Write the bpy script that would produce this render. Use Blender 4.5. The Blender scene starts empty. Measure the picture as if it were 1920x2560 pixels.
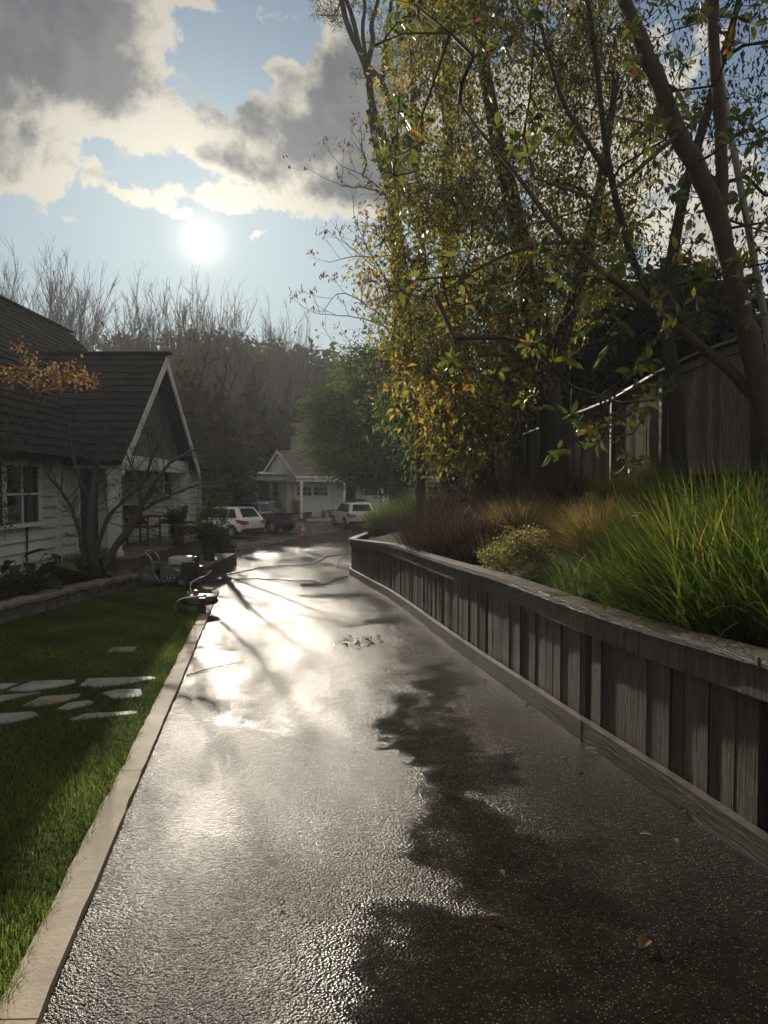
import bpy, math, random
import numpy as np
from mathutils import Vector, Matrix

# ------------------------------------------------------------------ camera
F = 1775.7
PITCH = math.radians(2.16)
CAMZ = 1.55
C = bpy.context.scene.collection
SC = bpy.context.scene
cam_d = bpy.data.cameras.new("camera"); cam = bpy.data.objects.new("camera", cam_d); C.objects.link(cam)
cam.location = (0, 0, CAMZ); cam.rotation_euler = (math.radians(90) - PITCH, 0, 0)
cam_d.sensor_fit = 'VERTICAL'; cam_d.sensor_height = 34.6; cam_d.lens = 34.6 * F / 2560
cam_d.clip_start = 0.05; cam_d.clip_end = 3000
SC.camera = cam

# ------------------------------------------------------------------ light
SUN_EL = math.radians(18.2); SUN_AZ = math.radians(-14.2)     # azimuth from +Y, negative = towards -X
SUN_DIR = Vector((math.sin(SUN_AZ) * math.cos(SUN_EL), math.cos(SUN_AZ) * math.cos(SUN_EL), math.sin(SUN_EL)))
sd = bpy.data.lights.new("sun", 'SUN'); sd.energy = 5.0; sd.angle = math.radians(0.53); sd.color = (1, .90, .74)
so = bpy.data.objects.new("sun", sd); C.objects.link(so)
so.rotation_euler = SUN_DIR.to_track_quat('Z', 'Y').to_euler(); so.location = SUN_DIR * 100
SC.view_settings.view_transform = 'Standard'; SC.view_settings.look = 'None'
SC.cycles.use_denoising = True; SC.cycles.sample_clamp_indirect = 3.0; SC.cycles.diffuse_bounces = 3; SC.cycles.max_bounces = 8
SC.view_settings.gamma = 1; SC.view_settings.exposure = 0.4; SC.view_settings.use_curve_mapping = False

def ray(px, py):
    x = (px - 960) / F; u = (1280 - py) / F
    return np.array([x, math.cos(PITCH) + u * math.sin(PITCH), -math.sin(PITCH) + u * math.cos(PITCH)])
def P(px, py, Y):                       # world point at depth Y seen in that direction
    d = ray(px, py); t = Y / d[1]
    return np.array([d[0] * t, Y, CAMZ + d[2] * t])
def azel(px, py):
    d = ray(px, py); d = d / np.linalg.norm(d)
    return math.degrees(math.atan2(d[0], d[1])), math.degrees(math.asin(d[2]))

# ------------------------------------------------------------------ node helpers
class NT:
    def __init__(s, nt): s.nt = nt
    def n(s, t, ins=None, **props):
        nd = s.nt.nodes.new(t)
        for k, v in props.items(): setattr(nd, k, v)
        if ins:
            for k, v in ins.items():
                if isinstance(v, bpy.types.NodeSocket): s.nt.links.new(v, nd.inputs[k])
                else: nd.inputs[k].default_value = v
        return nd
    def m(s, op, a, b=0.0, c=None, clamp=False):
        ins = {0: a, 1: b}
        if c is not None: ins[2] = c
        return s.n('ShaderNodeMath', ins, operation=op, use_clamp=clamp).outputs[0]
    def vm(s, op, a, b):
        return s.n('ShaderNodeVectorMath', {0: a, 1: b}, operation=op)
    def sst(s, x, lo, hi, a=0.0, b=1.0):
        return s.n('ShaderNodeMapRange', {0: x, 1: lo, 2: hi, 3: a, 4: b}, interpolation_type='SMOOTHSTEP').outputs[0]
    def mix(s, f, a, b, blend='MIX'):
        nd = s.n('ShaderNodeMix', None, data_type='RGBA', blend_type=blend)
        for i, v in ((0, f), (6, a), (7, b)):
            if isinstance(v, bpy.types.NodeSocket): s.nt.links.new(v, nd.inputs[i])
            else: nd.inputs[i].default_value = (tuple(v) + (1,))[:4] if i and not isinstance(v, float) else v
        return nd.outputs[2]
    def noise(s, vec, scale, detail=4, rough=.55, dist=0.0):
        return s.n('ShaderNodeTexNoise', {'Vector': vec, 'Scale': scale, 'Detail': detail, 'Roughness': rough, 'Distortion': dist}).outputs[0]
    def ramp(s, x, stops):
        nd = s.n('ShaderNodeValToRGB', {0: x}); el = nd.color_ramp.elements
        while len(el) < len(stops): el.new(0.5)
        for e, (p, c) in zip(el, stops): e.position = p; e.color = (tuple(c) + (1,))[:4]
        return nd.outputs[0]
    def bump(s, h, strength=.5, dist=.01, normal=None):
        ins = {'Height': h, 'Strength': strength, 'Distance': dist}
        if normal is not None: ins['Normal'] = normal
        return s.n('ShaderNodeBump', ins).outputs[0]

# ------------------------------------------------------------------ world: sky, clouds, hazy sun
def world():
    w = bpy.data.worlds.new("World"); SC.world = w; w.use_nodes = True
    nt = w.node_tree; nt.nodes.clear(); T = NT(nt)
    # node group: cloud density along a direction
    g = bpy.data.node_groups.new("cloud_density", 'ShaderNodeTree')
    g.interface.new_socket("dir", in_out='INPUT', socket_type='NodeSocketVector')
    g.interface.new_socket("d", in_out='OUTPUT', socket_type='NodeSocketFloat')
    G_ = NT(g); gi = G_.n('NodeGroupInput'); go = G_.n('NodeGroupOutput')
    d0 = gi.outputs[0]
    wn = G_.n('ShaderNodeTexNoise', {'Vector': d0, 'Scale': 5.0, 'Detail': 6.0, 'Roughness': .62})
    off = G_.vm('SUBTRACT', wn.outputs['Color'], (.5, .5, .5)).outputs[0]
    off = G_.n('ShaderNodeVectorMath', {0: off, 'Scale': .13}, operation='SCALE').outputs[0]
    dd = G_.vm('ADD', d0, off).outputs[0]
    dn = G_.n('ShaderNodeVectorMath', {0: dd}, operation='NORMALIZE').outputs[0]
    sx = G_.n('ShaderNodeSeparateXYZ', {0: dn})
    az = G_.m('MULTIPLY', G_.m('ARCTAN2', sx.outputs[0], sx.outputs[1]), 57.2958)
    el = G_.m('MULTIPLY', G_.m('ARCSINE', sx.outputs[2]), 57.2958)
    # (px, py, half width, half height in photo pixels, tilt degrees, weight)
    blobs = [(40, 90, 240, 150, 15, 1.1), (210, 170, 170, 140, 30, .9), (120, 340, 180, 90, 35, .85), (330, 55, 110, 70, 0, .55), (300, 260, 80, 80, 30, .6), (30, 480, 150, 45, 0, .6), (200, 440, 120, 50, 0, .5), (385, 210, 55, 120, -20, .42), (345, 340, 70, 60, 0, .45),
             (530, 350, 115, 72, -8, 1.15), (420, 330, 60, 60, 0, .42), (630, 410, 60, 40, 0, .55), (800, 310, 140, 95, 20, 1.2), (890, 210, 100, 90, 0, .9), (705, 200, 45, 50, -30, .6), (620, 265, 45, 55, 30, .6), (900, 400, 130, 80, 0, .8), (710, 370, 70, 50, 0, .5),
             (560, 480, 170, 34, 5, .72), (320, 505, 90, 24, -8, .68), (770, 490, 110, 36, 5, .68), (910, 480, 120, 45, 0, .7), (455, 553, 46, 17, -12, .75), (630, 563, 40, 10, 10, .6), (200, 568, 110, 15, 0, .46), (560, 12, 330, 34, 0, .50),
             (1050, 300, 220, 220, 0, .62), (1300, 420, 240, 330, 0, .62), (1560, 250, 200, 200, 0, .60), (1760, 560, 230, 220, 0, .60), (1700, 850, 260, 150, 0, .62), (1850, 60, 120, 80, 0, .45)]
    tot = None
    for (px, py, hw, hh, tilt, wgt) in blobs:
        a0, e0 = azel(px, py); a1, _ = azel(px + hw, py); _, e1 = azel(px, py - hh)
        sa, se = abs(a1 - a0), abs(e1 - e0)
        ct, st = math.cos(math.radians(tilt)), math.sin(math.radians(tilt))
        da = G_.m('SUBTRACT', az, a0); de = G_.m('SUBTRACT', el, e0)
        u = G_.m('MULTIPLY_ADD', da, ct / sa, G_.m('MULTIPLY', de, st / sa))
        v = G_.m('MULTIPLY_ADD', da, -st / se, G_.m('MULTIPLY', de, ct / se))
        r2 = G_.m('MULTIPLY_ADD', u, u, G_.m('MULTIPLY', v, v))
        ex = G_.m('MULTIPLY', G_.m('EXPONENT', G_.m('MULTIPLY', r2, -1.0)), wgt)
        tot = ex if tot is None else G_.m('ADD', tot, ex)
    # clouds over the part of the sky outside the picture: broken grey cover
    front = G_.sst(sx.outputs[1], .55, .80)
    lowel = G_.sst(el, 44.0, 37.0)
    front = G_.m('MULTIPLY', front, lowel)
    back = G_.m('MULTIPLY', G_.noise(d0, 2.2, 5, .6), 1.25)
    tot = G_.m('ADD', G_.m('MULTIPLY', tot, front), G_.m('MULTIPLY', back, G_.m('SUBTRACT', 1.0, front)))
    fb = G_.n('ShaderNodeTexNoise', {'Vector': d0, 'Scale': 11.0, 'Detail': 9.0, 'Roughness': .64, 'Distortion': .25}).outputs[0]
    fb2 = G_.n('ShaderNodeTexNoise', {'Vector': d0, 'Scale': 30.0, 'Detail': 6.0, 'Roughness': .6}).outputs[0]
    fine = G_.m('ADD', G_.m('MULTIPLY', G_.m('SUBTRACT', fb, .5), 2.5), G_.m('MULTIPLY', G_.m('SUBTRACT', fb2, .5), 1.1))
    res = G_.m('ADD', tot, G_.m('MULTIPLY', fine, G_.sst(tot, 0.0, .45, .30, 1.0)))
    g.links.new(res, go.inputs[0])
    tc = T.n('ShaderNodeTexCoord').outputs['Generated']
    dirn = T.n('ShaderNodeVectorMath', {0: tc}, operation='NORMALIZE').outputs[0]
    gd = T.n('ShaderNodeGroup'); gd.node_tree = g; nt.links.new(dirn, gd.inputs[0]); D = gd.outputs[0]
    sdv = tuple(SUN_DIR)
    tow = T.vm('SUBTRACT', sdv, dirn).outputs[0]
    tow = T.n('ShaderNodeVectorMath', {0: tow}, operation='NORMALIZE').outputs[0]
    tow = T.n('ShaderNodeVectorMath', {0: tow, 'Scale': .045}, operation='SCALE').outputs[0]
    d2 = T.n('ShaderNodeVectorMath', {0: T.vm('ADD', dirn, tow).outputs[0]}, operation='NORMALIZE').outputs[0]
    gd2 = T.n('ShaderNodeGroup'); gd2.node_tree = g; nt.links.new(d2, gd2.inputs[0]); D2 = gd2.outputs[0]
    cosang = T.n('ShaderNodeVectorMath', {0: dirn, 1: sdv}, operation='DOT_PRODUCT').outputs['Value']
    ang = T.m('MULTIPLY', T.m('ARCCOSINE', T.m('MINIMUM', cosang, .999999)), 57.2958)
    sky = T.n('ShaderNodeTexSky', None, sky_type='NISHITA', sun_disc=False)
    sky.sun_elevation = SUN_EL; sky.sun_rotation = SUN_AZ; sky.air_density = 1.0; sky.dust_density = .6; sky.ozone_density = 1.2
    skyc = T.vm('MULTIPLY', sky.outputs[0], (.035, .046, .054)).outputs[0]
    # thin veil over the blue
    el = T.m('MULTIPLY', T.m('ARCSINE', T.n('ShaderNodeSeparateXYZ', {0: dirn}).outputs[2]), 57.2958)
    veil = T.m('MULTIPLY', T.noise(dirn, 7.0, 6, .6), .55)
    base = T.mix(T.m('MULTIPLY', T.sst(el, 30.0, 10.0), .78), skyc, (.265, .375, .435))
    base = T.mix(T.m('MULTIPLY', veil, .55), base, (.28, .35, .40))
    # clouds
    alpha = T.sst(D, .29, .56)
    tl = T.sst(T.m('MULTIPLY_ADD', D2, .6, T.m('MULTIPLY', D, .4)), .50, 1.15)
    near = T.m('EXPONENT', T.m('MULTIPLY', ang, -1 / 11.0))
    azr = T.m('ARCTAN2', T.n('ShaderNodeSeparateXYZ', {0: dirn}).outputs[0], T.n('ShaderNodeSeparateXYZ', {0: dirn}).outputs[1])
    bright = T.m('ADD', T.m('MULTIPLY_ADD', near, .85, .27), T.m('MULTIPLY', T.sst(azr, .0, .35), .30))
    bri = T.n('ShaderNodeVectorMath', {0: (1.0, .93, .77), 'Scale': bright}, operation='SCALE').outputs[0]
    dark = T.mix(T.sst(T.noise(dirn, 12.0, 6, .62), .35, .65), (.066, .076, .088), (.145, .146, .148))
    cc = T.mix(tl, bri, dark)
    col = T.mix(T.m('MULTIPLY', alpha, .93), base, cc)
    # the hazy sun: a burnt-out disc and its aureole
    def gauss(s, k): return T.m('MULTIPLY', T.m('EXPONENT', T.m('MULTIPLY', T.m('POWER', T.m('DIVIDE', ang, s), 2.0), -1.0)), k)
    glow = T.m('ADD', T.m('ADD', gauss(.50, 8.0), gauss(1.5, .48)), T.m('MULTIPLY', T.m('EXPONENT', T.m('MULTIPLY', ang, -1 / 6.0)), .13))
    gl = T.n('ShaderNodeVectorMath', {0: (1.0, .93, .76), 'Scale': glow}, operation='SCALE').outputs[0]
    col = T.vm('ADD', col, gl).outputs[0]
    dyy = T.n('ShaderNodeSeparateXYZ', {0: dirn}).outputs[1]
    col = T.n('ShaderNodeVectorMath', {0: col, 'Scale': T.sst(dyy, -.2, .55, 1.25, .90)}, operation='SCALE').outputs[0]  # sky behind the camera brightened, an added fill for shaded faces
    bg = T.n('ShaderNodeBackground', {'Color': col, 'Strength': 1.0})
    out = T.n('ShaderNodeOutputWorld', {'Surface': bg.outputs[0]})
    w.cycles.sampling_method = 'MANUAL'; w.cycles.sample_map_resolution = 1024
world()

# ------------------------------------------------------------------ mesh building
class MB:
    def __init__(s): s.V = []; s.Fs = []; s.T = []; s.nv = 0; s.M = []
    def add(s, V, faces, tint=None, mat=0):
        V = np.asarray(V, float).reshape(-1, 3)
        for f in (faces if isinstance(faces, list) else [faces]):
            f = np.asarray(f, np.int64)
            if f.size: s.Fs.append(f + s.nv); s.M.append(np.full(len(f), mat, np.int32))
        s.V.append(V); s.nv += len(V)
        if tint is None: tint = .5
        s.T.append(np.broadcast_to(np.asarray(tint, float), (len(V),)))
    def box(s, c, sz, rz=0.0, tint=None, R=None, mat=0):
        x, y, z = np.array(sz) / 2
        v = np.array([[-x, -y, -z], [x, -y, -z], [x, y, -z], [-x, y, -z], [-x, -y, z], [x, -y, z], [x, y, z], [-x, y, z]])
        if R is None:
            cz, sn = math.cos(rz), math.sin(rz); R = np.array([[cz, -sn, 0], [sn, cz, 0], [0, 0, 1]])
        s.add(v @ np.asarray(R).T + np.array(c), np.array([[3, 2, 1, 0], [4, 5, 6, 7], [0, 1, 5, 4], [1, 2, 6, 5], [2, 3, 7, 6], [3, 0, 4, 7]]), tint, mat)
    def hexa(s, b, t, tint=None, mat=0):          # 4 bottom points ccw + 4 top points
        s.add(np.array(list(b) + list(t)), np.array([[3, 2, 1, 0], [4, 5, 6, 7], [0, 1, 5, 4], [1, 2, 6, 5], [2, 3, 7, 6], [3, 0, 4, 7]]), tint, mat)
    def tube(s, pts, rad, k=6, tint=None, cap=True, mat=0):
        pts = np.asarray(pts, float); n = len(pts); rad = np.broadcast_to(np.asarray(rad, float), (n,))
        t = np.gradient(pts, axis=0); t /= np.linalg.norm(t, axis=1, keepdims=True) + 1e-12
        m = t.mean(0); ref = np.array([0, 0, 1.]) if abs(m[2]) < .8 * np.linalg.norm(m) + 1e-9 else np.array([1., 0, 0])
        a = np.cross(t, ref); a /= np.linalg.norm(a, axis=1, keepdims=True) + 1e-12
        b = np.cross(t, a)
        th = np.arange(k) * 2 * math.pi / k
        V = pts[:, None, :] + rad[:, None, None] * (np.cos(th)[None, :, None] * a[:, None, :] + np.sin(th)[None, :, None] * b[:, None, :])
        i = np.arange(n - 1)[:, None] * k; j = np.arange(k)[None, :]; j2 = (j + 1) % k
        Fq = np.stack([i + j, i + k + j, i + k + j2, i + j2], -1).reshape(-1, 4)
        fs = [Fq]
        if cap and k > 2: fs += [np.arange(k)[None, :], (n - 1) * k + np.arange(k)[None, ::-1]]
        s.add(V.reshape(-1, 3), fs, tint, mat)
    def lathe(s, prof, o=(0, 0, 0), k=16, axis='z', tint=None, mat=0):
        prof = np.asarray(prof, float); n = len(prof); th = np.arange(k) * 2 * math.pi / k
        x = prof[:, 0][:, None] * np.cos(th); y = prof[:, 0][:, None] * np.sin(th); z = np.repeat(prof[:, 1][:, None], k, 1)
        V = np.stack([x, y, z], -1).reshape(-1, 3)
        if axis == 'y': V = V[:, [0, 2, 1]] * np.array([1, 1, 1])
        if axis == 'x': V = V[:, [2, 0, 1]]
        i = np.arange(n - 1)[:, None] * k; j = np.arange(k)[None, :]; j2 = (j + 1) % k
        Fq = np.stack([i + j, i + j2, i + k + j2, i + k + j], -1).reshape(-1, 4)
        if axis == 'y': Fq = Fq[:, ::-1]
        s.add(V + np.array(o), [Fq], tint, mat)
    def grid(s, fn, us, vs, tint=None, mat=0):    # fn(u array, v array) -> (x, y, z)
        U, W = np.meshgrid(us, vs, indexing='ij'); x, y, z = fn(U, W)
        V = np.stack([np.broadcast_to(x, U.shape), np.broadcast_to(y, U.shape), np.broadcast_to(z, U.shape)], -1).reshape(-1, 3)
        n, m = len(us), len(vs); i = np.arange(n - 1)[:, None] * m; j = np.arange(m - 1)[None, :]
        s.add(V, [np.stack([i + j, i + m + j, i + m + j + 1, i + j + 1], -1).reshape(-1, 4)], tint, mat)
    def loft(s, rings, closed=True, caps=True, tint=None, mat=0):
        rings = np.asarray(rings, float); n, k, _ = rings.shape
        i = np.arange(n - 1)[:, None] * k; j = np.arange(k if closed else k - 1)[None, :]; j2 = (j + 1) % k
        fs = [np.stack([i + j, i + k + j, i + k + j2, i + j2], -1).reshape(-1, 4)]
        if caps: fs += [np.arange(k)[None, :], (n - 1) * k + np.arange(k)[None, ::-1]]
        s.add(rings.reshape(-1, 3), fs, tint, mat)
    def segs(s, A, B, ra, rb, tint=None, mat=0):  # many straight three-sided twigs at once
        A = np.asarray(A, float); B = np.asarray(B, float); n = len(A)
        if not n: return
        t = B - A; t /= np.linalg.norm(t, axis=1, keepdims=True) + 1e-12
        ref = np.where(np.abs(t[:, 2:3]) < .9, np.array([[0, 0, 1.]]), np.array([[1., 0, 0]]))
        a = np.cross(t, ref); a /= np.linalg.norm(a, axis=1, keepdims=True); b = np.cross(t, a)
        V = np.zeros((n, 6, 3)); ra = np.broadcast_to(ra, (n,))[:, None]; rb = np.broadcast_to(rb, (n,))[:, None]
        for q in range(3):
            c, d = math.cos(q * 2.0944), math.sin(q * 2.0944)
            V[:, q] = A + ra * (c * a + d * b); V[:, 3 + q] = B + rb * (c * a + d * b)
        o = np.arange(n)[:, None] * 6
        fs = np.concatenate([o + np.array([[q, 3 + q, 3 + (q + 1) % 3, (q + 1) % 3]]) for q in range(3)])
        s.add(V.reshape(-1, 3), [fs], None if tint is None else np.repeat(tint, 6), mat)
    def leaves(s, Cn, D, Nn, L, W, tint, oval=False, fold=.25, curl=.12, mat=0):
        n = len(Cn)
        if not n: return
        D = D / (np.linalg.norm(D, axis=1, keepdims=True) + 1e-9)
        S = np.cross(D, Nn); S /= np.linalg.norm(S, axis=1, keepdims=True) + 1e-9; U = np.cross(S, D)
        L = np.broadcast_to(L, (n,))[:, None]; W = np.broadcast_to(W, (n,))[:, None]
        up = U * W * fold
        if not oval:
            V = np.stack([Cn, Cn + D * L * .45 + S * W * .5 + up, Cn + D * L - U * L * curl, Cn + D * L * .45 - S * W * .5 + up], 1)
            o = np.arange(n)[:, None] * 4
            fs = np.concatenate([o + np.array([[0, 1, 2]]), o + np.array([[0, 2, 3]])]); k = 4
        else:
            m1 = Cn + D * L * .33; m2 = Cn + D * L * .70 - U * L * curl * .4; tip = Cn + D * L - U * L * curl
            V = np.stack([Cn, m1, m2, tip, m1 + S * W * .46 + up, m2 + S * W * .42 + up, m1 - S * W * .46 + up, m2 - S * W * .42 + up], 1)
            o = np.arange(n)[:, None] * 8; k = 8
            s.add(V.reshape(-1, 3), [np.concatenate([o + np.array([[0, 4, 1]]), o + np.array([[0, 1, 6]]), o + np.array([[2, 5, 3]]), o + np.array([[2, 3, 7]])]),
                                     np.concatenate([o + np.array([[1, 4, 5, 2]]), o + np.array([[1, 2, 7, 6]])])], np.repeat(tint, 8), mat)
            return
        s.add(V.reshape(-1, 3), [fs], np.repeat(tint, k), mat)
    def blades(s, B, Dh, L, W, lean, droop, tint, n=5, mat=0):   # arching grass blades
        k = len(B)
        if not k: return
        t = np.linspace(0, 1, n)[None, :, None]
        Dh = Dh / (np.linalg.norm(Dh, axis=1, keepdims=True) + 1e-9)
        L = np.broadcast_to(L, (k,))[:, None, None]; lean = np.broadcast_to(lean, (k,))[:, None, None]; droop = np.broadcast_to(droop, (k,))[:, None, None]
        up = np.array([0, 0, 1.])
        mid = B[:, None, :] + Dh[:, None, :] * L * (lean * t + droop * .7 * t ** 2) + up * L * (t * np.sqrt(np.clip(1 - lean ** 2, .05, 1)) - droop * t ** 2.4 * .8)
        side = np.cross(Dh, up); w = np.broadcast_to(W, (k,))[:, None, None] * (1 - t ** 1.6) * .5 + .0004
        V = np.stack([mid + side[:, None, :] * w, mid - side[:, None, :] * w], 2).reshape(k, n * 2, 3)
        o = np.arange(k)[:, None] * n * 2
        fs = np.concatenate([o + np.array([[2 * i, 2 * i + 1, 2 * i + 3, 2 * i + 2]]) for i in range(n - 1)])
        s.add(V.reshape(-1, 3), [fs], np.repeat(tint, n * 2), mat)
    def build(s, name, mat, parent=None, smooth=False, local=False):
        me = bpy.data.meshes.new(name)
        V = np.concatenate(s.V) if s.V else np.zeros((0, 3))
        if parent is not None and not local: V = V - np.array(parent.location)[None, :]
        me.vertices.add(len(V)); me.vertices.foreach_set('co', V.astype(np.float32).ravel())
        loops = np.concatenate([f.ravel() for f in s.Fs]); cnt = np.concatenate([np.full(len(f), f.shape[1]) for f in s.Fs])
        st = np.concatenate([[0], np.cumsum(cnt)[:-1]])
        me.loops.add(len(loops)); me.loops.foreach_set('vertex_index', loops.astype(np.int32))
        me.polygons.add(len(cnt)); me.polygons.foreach_set('loop_start', st.astype(np.int32)); me.polygons.foreach_set('loop_total', cnt.astype(np.int32))
        me.polygons.foreach_set('material_index', np.concatenate(s.M).astype(np.int32))
        me.polygons.foreach_set('use_smooth', np.full(len(cnt), bool(smooth)))
        at = me.attributes.new('tint', 'FLOAT', 'POINT'); at.data.foreach_set('value', np.concatenate(s.T).astype(np.float32))
        me.update(calc_edges=True); me.validate()
        for m in (mat if isinstance(mat, (list, tuple)) else [mat]): me.materials.append(m)
        o = bpy.data.objects.new(name, me); C.objects.link(o)
        if parent is not None: o.parent = parent
        return o

def tag(o, label, cat, group=None, kind=None):
    if label: o['label'] = label
    if cat: o['category'] = cat
    if group: o['group'] = group
    if kind: o['kind'] = kind
    return o
def thing(name, label, cat, loc=(0, 0, 0), group=None, rz=0.0):
    o = bpy.data.objects.new(name, None); C.objects.link(o); o.location = tuple(float(v) for v in loc); o.rotation_euler = (0, 0, rz)
    o.empty_display_size = .2
    return tag(o, label, cat, group)
def structure(o): o['kind'] = 'structure'; return o
def copy_tree(o, parent=None):
    c = o.copy(); C.objects.link(c)
    if parent is not None: c.parent = parent
    for ch in [x for x in bpy.data.objects if x.parent == o]: copy_tree(ch, c)
    return c
RNG = np.random.default_rng(7)
def unit(v): return v / (np.linalg.norm(v, axis=-1, keepdims=True) + 1e-12)

# ------------------------------------------------------------------ materials
MATS = {}
def mat(name, fn):
    m = bpy.data.materials.new(name); m.use_nodes = True; nt = m.node_tree; nt.nodes.clear(); T = NT(nt)
    sh = fn(T); out = T.n('ShaderNodeOutputMaterial'); nt.links.new(sh, out.inputs[0])
    MATS[name] = m; return m
def pbsdf(T, col, rough=.6, normal=None, spec=.4, metal=0.0, coat=0.0, coat_r=.1, trans=0.0):
    ins = {'Base Color': col if isinstance(col, bpy.types.NodeSocket) else (tuple(col) + (1,))[:4], 'Roughness': rough, 'Specular IOR Level': spec, 'Metallic': metal,
           'Coat Weight': coat, 'Coat Roughness': coat_r, 'Transmission Weight': trans}
    if normal is not None: ins['Normal'] = normal
    return T.n('ShaderNodeBsdfPrincipled', ins).outputs[0]
def objco(T): return T.n('ShaderNodeTexCoord').outputs['Object']
def geopos(T): return T.n('ShaderNodeNewGeometry').outputs['Position']
def tint(T): return T.n('ShaderNodeAttribute', None, attribute_name='tint').outputs['Fac']
def plain(name, col, rough=.6, var=.15, scale=6.0, metal=0.0, spec=.4, coat=0.0, bump=0.0):
    def f(T):
        p = geopos(T); nz = T.noise(p, scale, 4)
        c = T.mix(nz, tuple(v * (1 - var) for v in col), tuple(min(1, v * (1 + var)) for v in col))
        return pbsdf(T, c, T.m('MULTIPLY_ADD', nz, .2, rough - .1), T.bump(T.noise(p, scale * 8, 3), bump, .01) if bump else None, spec, metal, coat)
    return mat(name, f)

def leafmat(name, stops, transl=.5, gloss=.35, bright=1.0, spec=.22):
    def f(T):
        t = tint(T); c = T.ramp(t, stops)
        tc_ = T.n('ShaderNodeVectorMath', {0: c, 'Scale': 1.5 * bright}, operation='SCALE').outputs[0]
        a = pbsdf(T, c, gloss + .12, None, spec)
        b = T.n('ShaderNodeBsdfTranslucent', {'Color': tc_}).outputs[0]
        return T.n('ShaderNodeMixShader', {0: transl, 1: a, 2: b}).outputs[0]
    return mat(name, f)

leafmat('magnolia_leaf', [(0, (.035, .055, .014)), (.45, (.075, .095, .020)), (.72, (.15, .15, .02)), (.9, (.22, .15, .03)), (1, (.28, .10, .03))], .5, .28)
leafmat('golden_leaf', [(0, (.042, .056, .014)), (.35, (.085, .088, .018)), (.7, (.17, .142, .021)), (1, (.28, .17, .026))], .58, .33, 1.35)
leafmat('dark_leaf', [(0, (.018, .026, .010)), (.6, (.035, .042, .014)), (.85, (.07, .05, .022)), (1, (.10, .045, .03))], .35, .35)
leafmat('green_leaf', [(0, (.026, .048, .014)), (.6, (.052, .082, .021)), (1, (.105, .13, .027))], .5, .4, 1.3)
leafmat('evergreen_leaf', [(0, (.018, .028, .017)), (.6, (.028, .040, .022)), (1, (.05, .058, .026))], .25, .5)
leafmat('red_leaf', [(0, (.10, .03, .016)), (1, (.20, .08, .025))], .5, .5)
leafmat('orange_leaf', [(0, (.13, .06, .025)), (1, (.25, .16, .055))], .4, .5)
leafmat('pine_needle', [(0, (.022, .032, .018)), (1, (.05, .06, .028))], .3, .5)
leafmat('lily_blade', [(0, (.030, .055, .010)), (.55, (.055, .092, .014)), (.85, (.13, .15, .02)), (1, (.24, .18, .03))], .55, .33, 1.4)
leafmat('tan_blade', [(0, (.06, .066, .020)), (.5, (.14, .115, .036)), (1, (.30, .20, .075))], .55, .5, 1.6)
leafmat('red_blade', [(0, (.018, .010, .009)), (.6, (.034, .018, .015)), (1, (.09, .052, .036))], .4, .5)
leafmat('bush_leaf', [(0, (.05, .06, .015)), (.6, (.11, .115, .026)), (.9, (.19, .17, .055)), (1, (.30, .17, .10))], .55, .4, 1.7)
leafmat('lawn_blade', [(0, (.030, .050, .009)), (.6, (.060, .095, .014)), (1, (.13, .15, .028))], .6, .45, 2.0)
leafmat('lush_leaf', [(0, (.012, .028, .010)), (.7, (.028, .055, .014)), (1, (.07, .11, .02))], .4, .22)
leafmat('cycad_leaf', [(0, (.035, .045, .012)), (.6, (.085, .085, .022)), (1, (.14, .12, .035))], .4, .3)

def bark(name, c1, c2, sc=9.0):
    def f(T):
        p = objco(T); v = T.n('ShaderNodeMapping', {0: p, 'Scale': (1, 1, .25)}).outputs[0]
        nz = T.noise(v, sc, 6, .65); c = T.mix(nz, c1, c2)
        return pbsdf(T, c, .85, T.bump(nz, .8, .03), .2)
    return mat(name, f)
bark('grey_bark', (.036, .033, .031), (.105, .097, .090))
bark('dark_bark', (.020, .017, .015), (.055, .045, .038))
bark('pale_bark', (.10, .092, .085), (.19, .17, .155))
bark('red_bark', (.028, .020, .016), (.105, .072, .055), 16.0)

def wood(name, c1, c2, c3, grain=(14, 14, 1.1), rough=.75, spec=.35):
    def f(T):
        p = objco(T); t = tint(T)
        off = T.n('ShaderNodeCombineXYZ', {0: T.m('MULTIPLY', t, 31.0), 1: T.m('MULTIPLY', t, 17.0), 2: T.m('MULTIPLY', t, 9.0)}).outputs[0]
        v = T.n('ShaderNodeVectorMath', {0: T.vm('ADD', p, off).outputs[0], 1: grain}, operation='MULTIPLY').outputs[0]
        g1 = T.noise(v, 2.6, 7, .68, .6); g2 = T.noise(p, 1.7, 4, .6)
        c = T.mix(T.sst(g1, .32, .68), c1, c2)
        c = T.mix(T.m('MULTIPLY', T.sst(g2, .42, .7), .7), c, c3)
        c = T.mix(T.m('MULTIPLY', T.sst(t, .0, 1.0), .45), c, tuple(x * .55 for x in c1))
        h = T.m('ADD', g1, T.m('MULTIPLY', T.noise(v, 9.0, 3), .4))
        return pbsdf(T, c, T.m('SUBTRACT', rough, T.m('MULTIPLY', g2, .25)), T.bump(h, .75, .012), spec)
    return mat(name, f)
wood('weathered_board', (.026, .021, .017), (.128, .104, .080), (.066, .053, .042))
wood('weathered_cap', (.045, .038, .031), (.165, .138, .108), (.085, .071, .058), (1.6, 1.6, 20), .6)
wood('base_board', (.05, .043, .034), (.13, .11, .082), (.085, .07, .052), (1.4, 1.4, 14), .6)
wood('fence_board', (.09, .080, .070), (.28, .245, .205), (.17, .15, .128), rough=.95, spec=.0)
wood('fence_cap', (.16, .13, .10), (.40, .34, .27), (.25, .20, .16), (1.6, 1.6, 18), .6)
wood('chair_wood', (.05, .032, .02), (.12, .075, .042), (.08, .05, .03), (8, 8, 8), .5)
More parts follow.
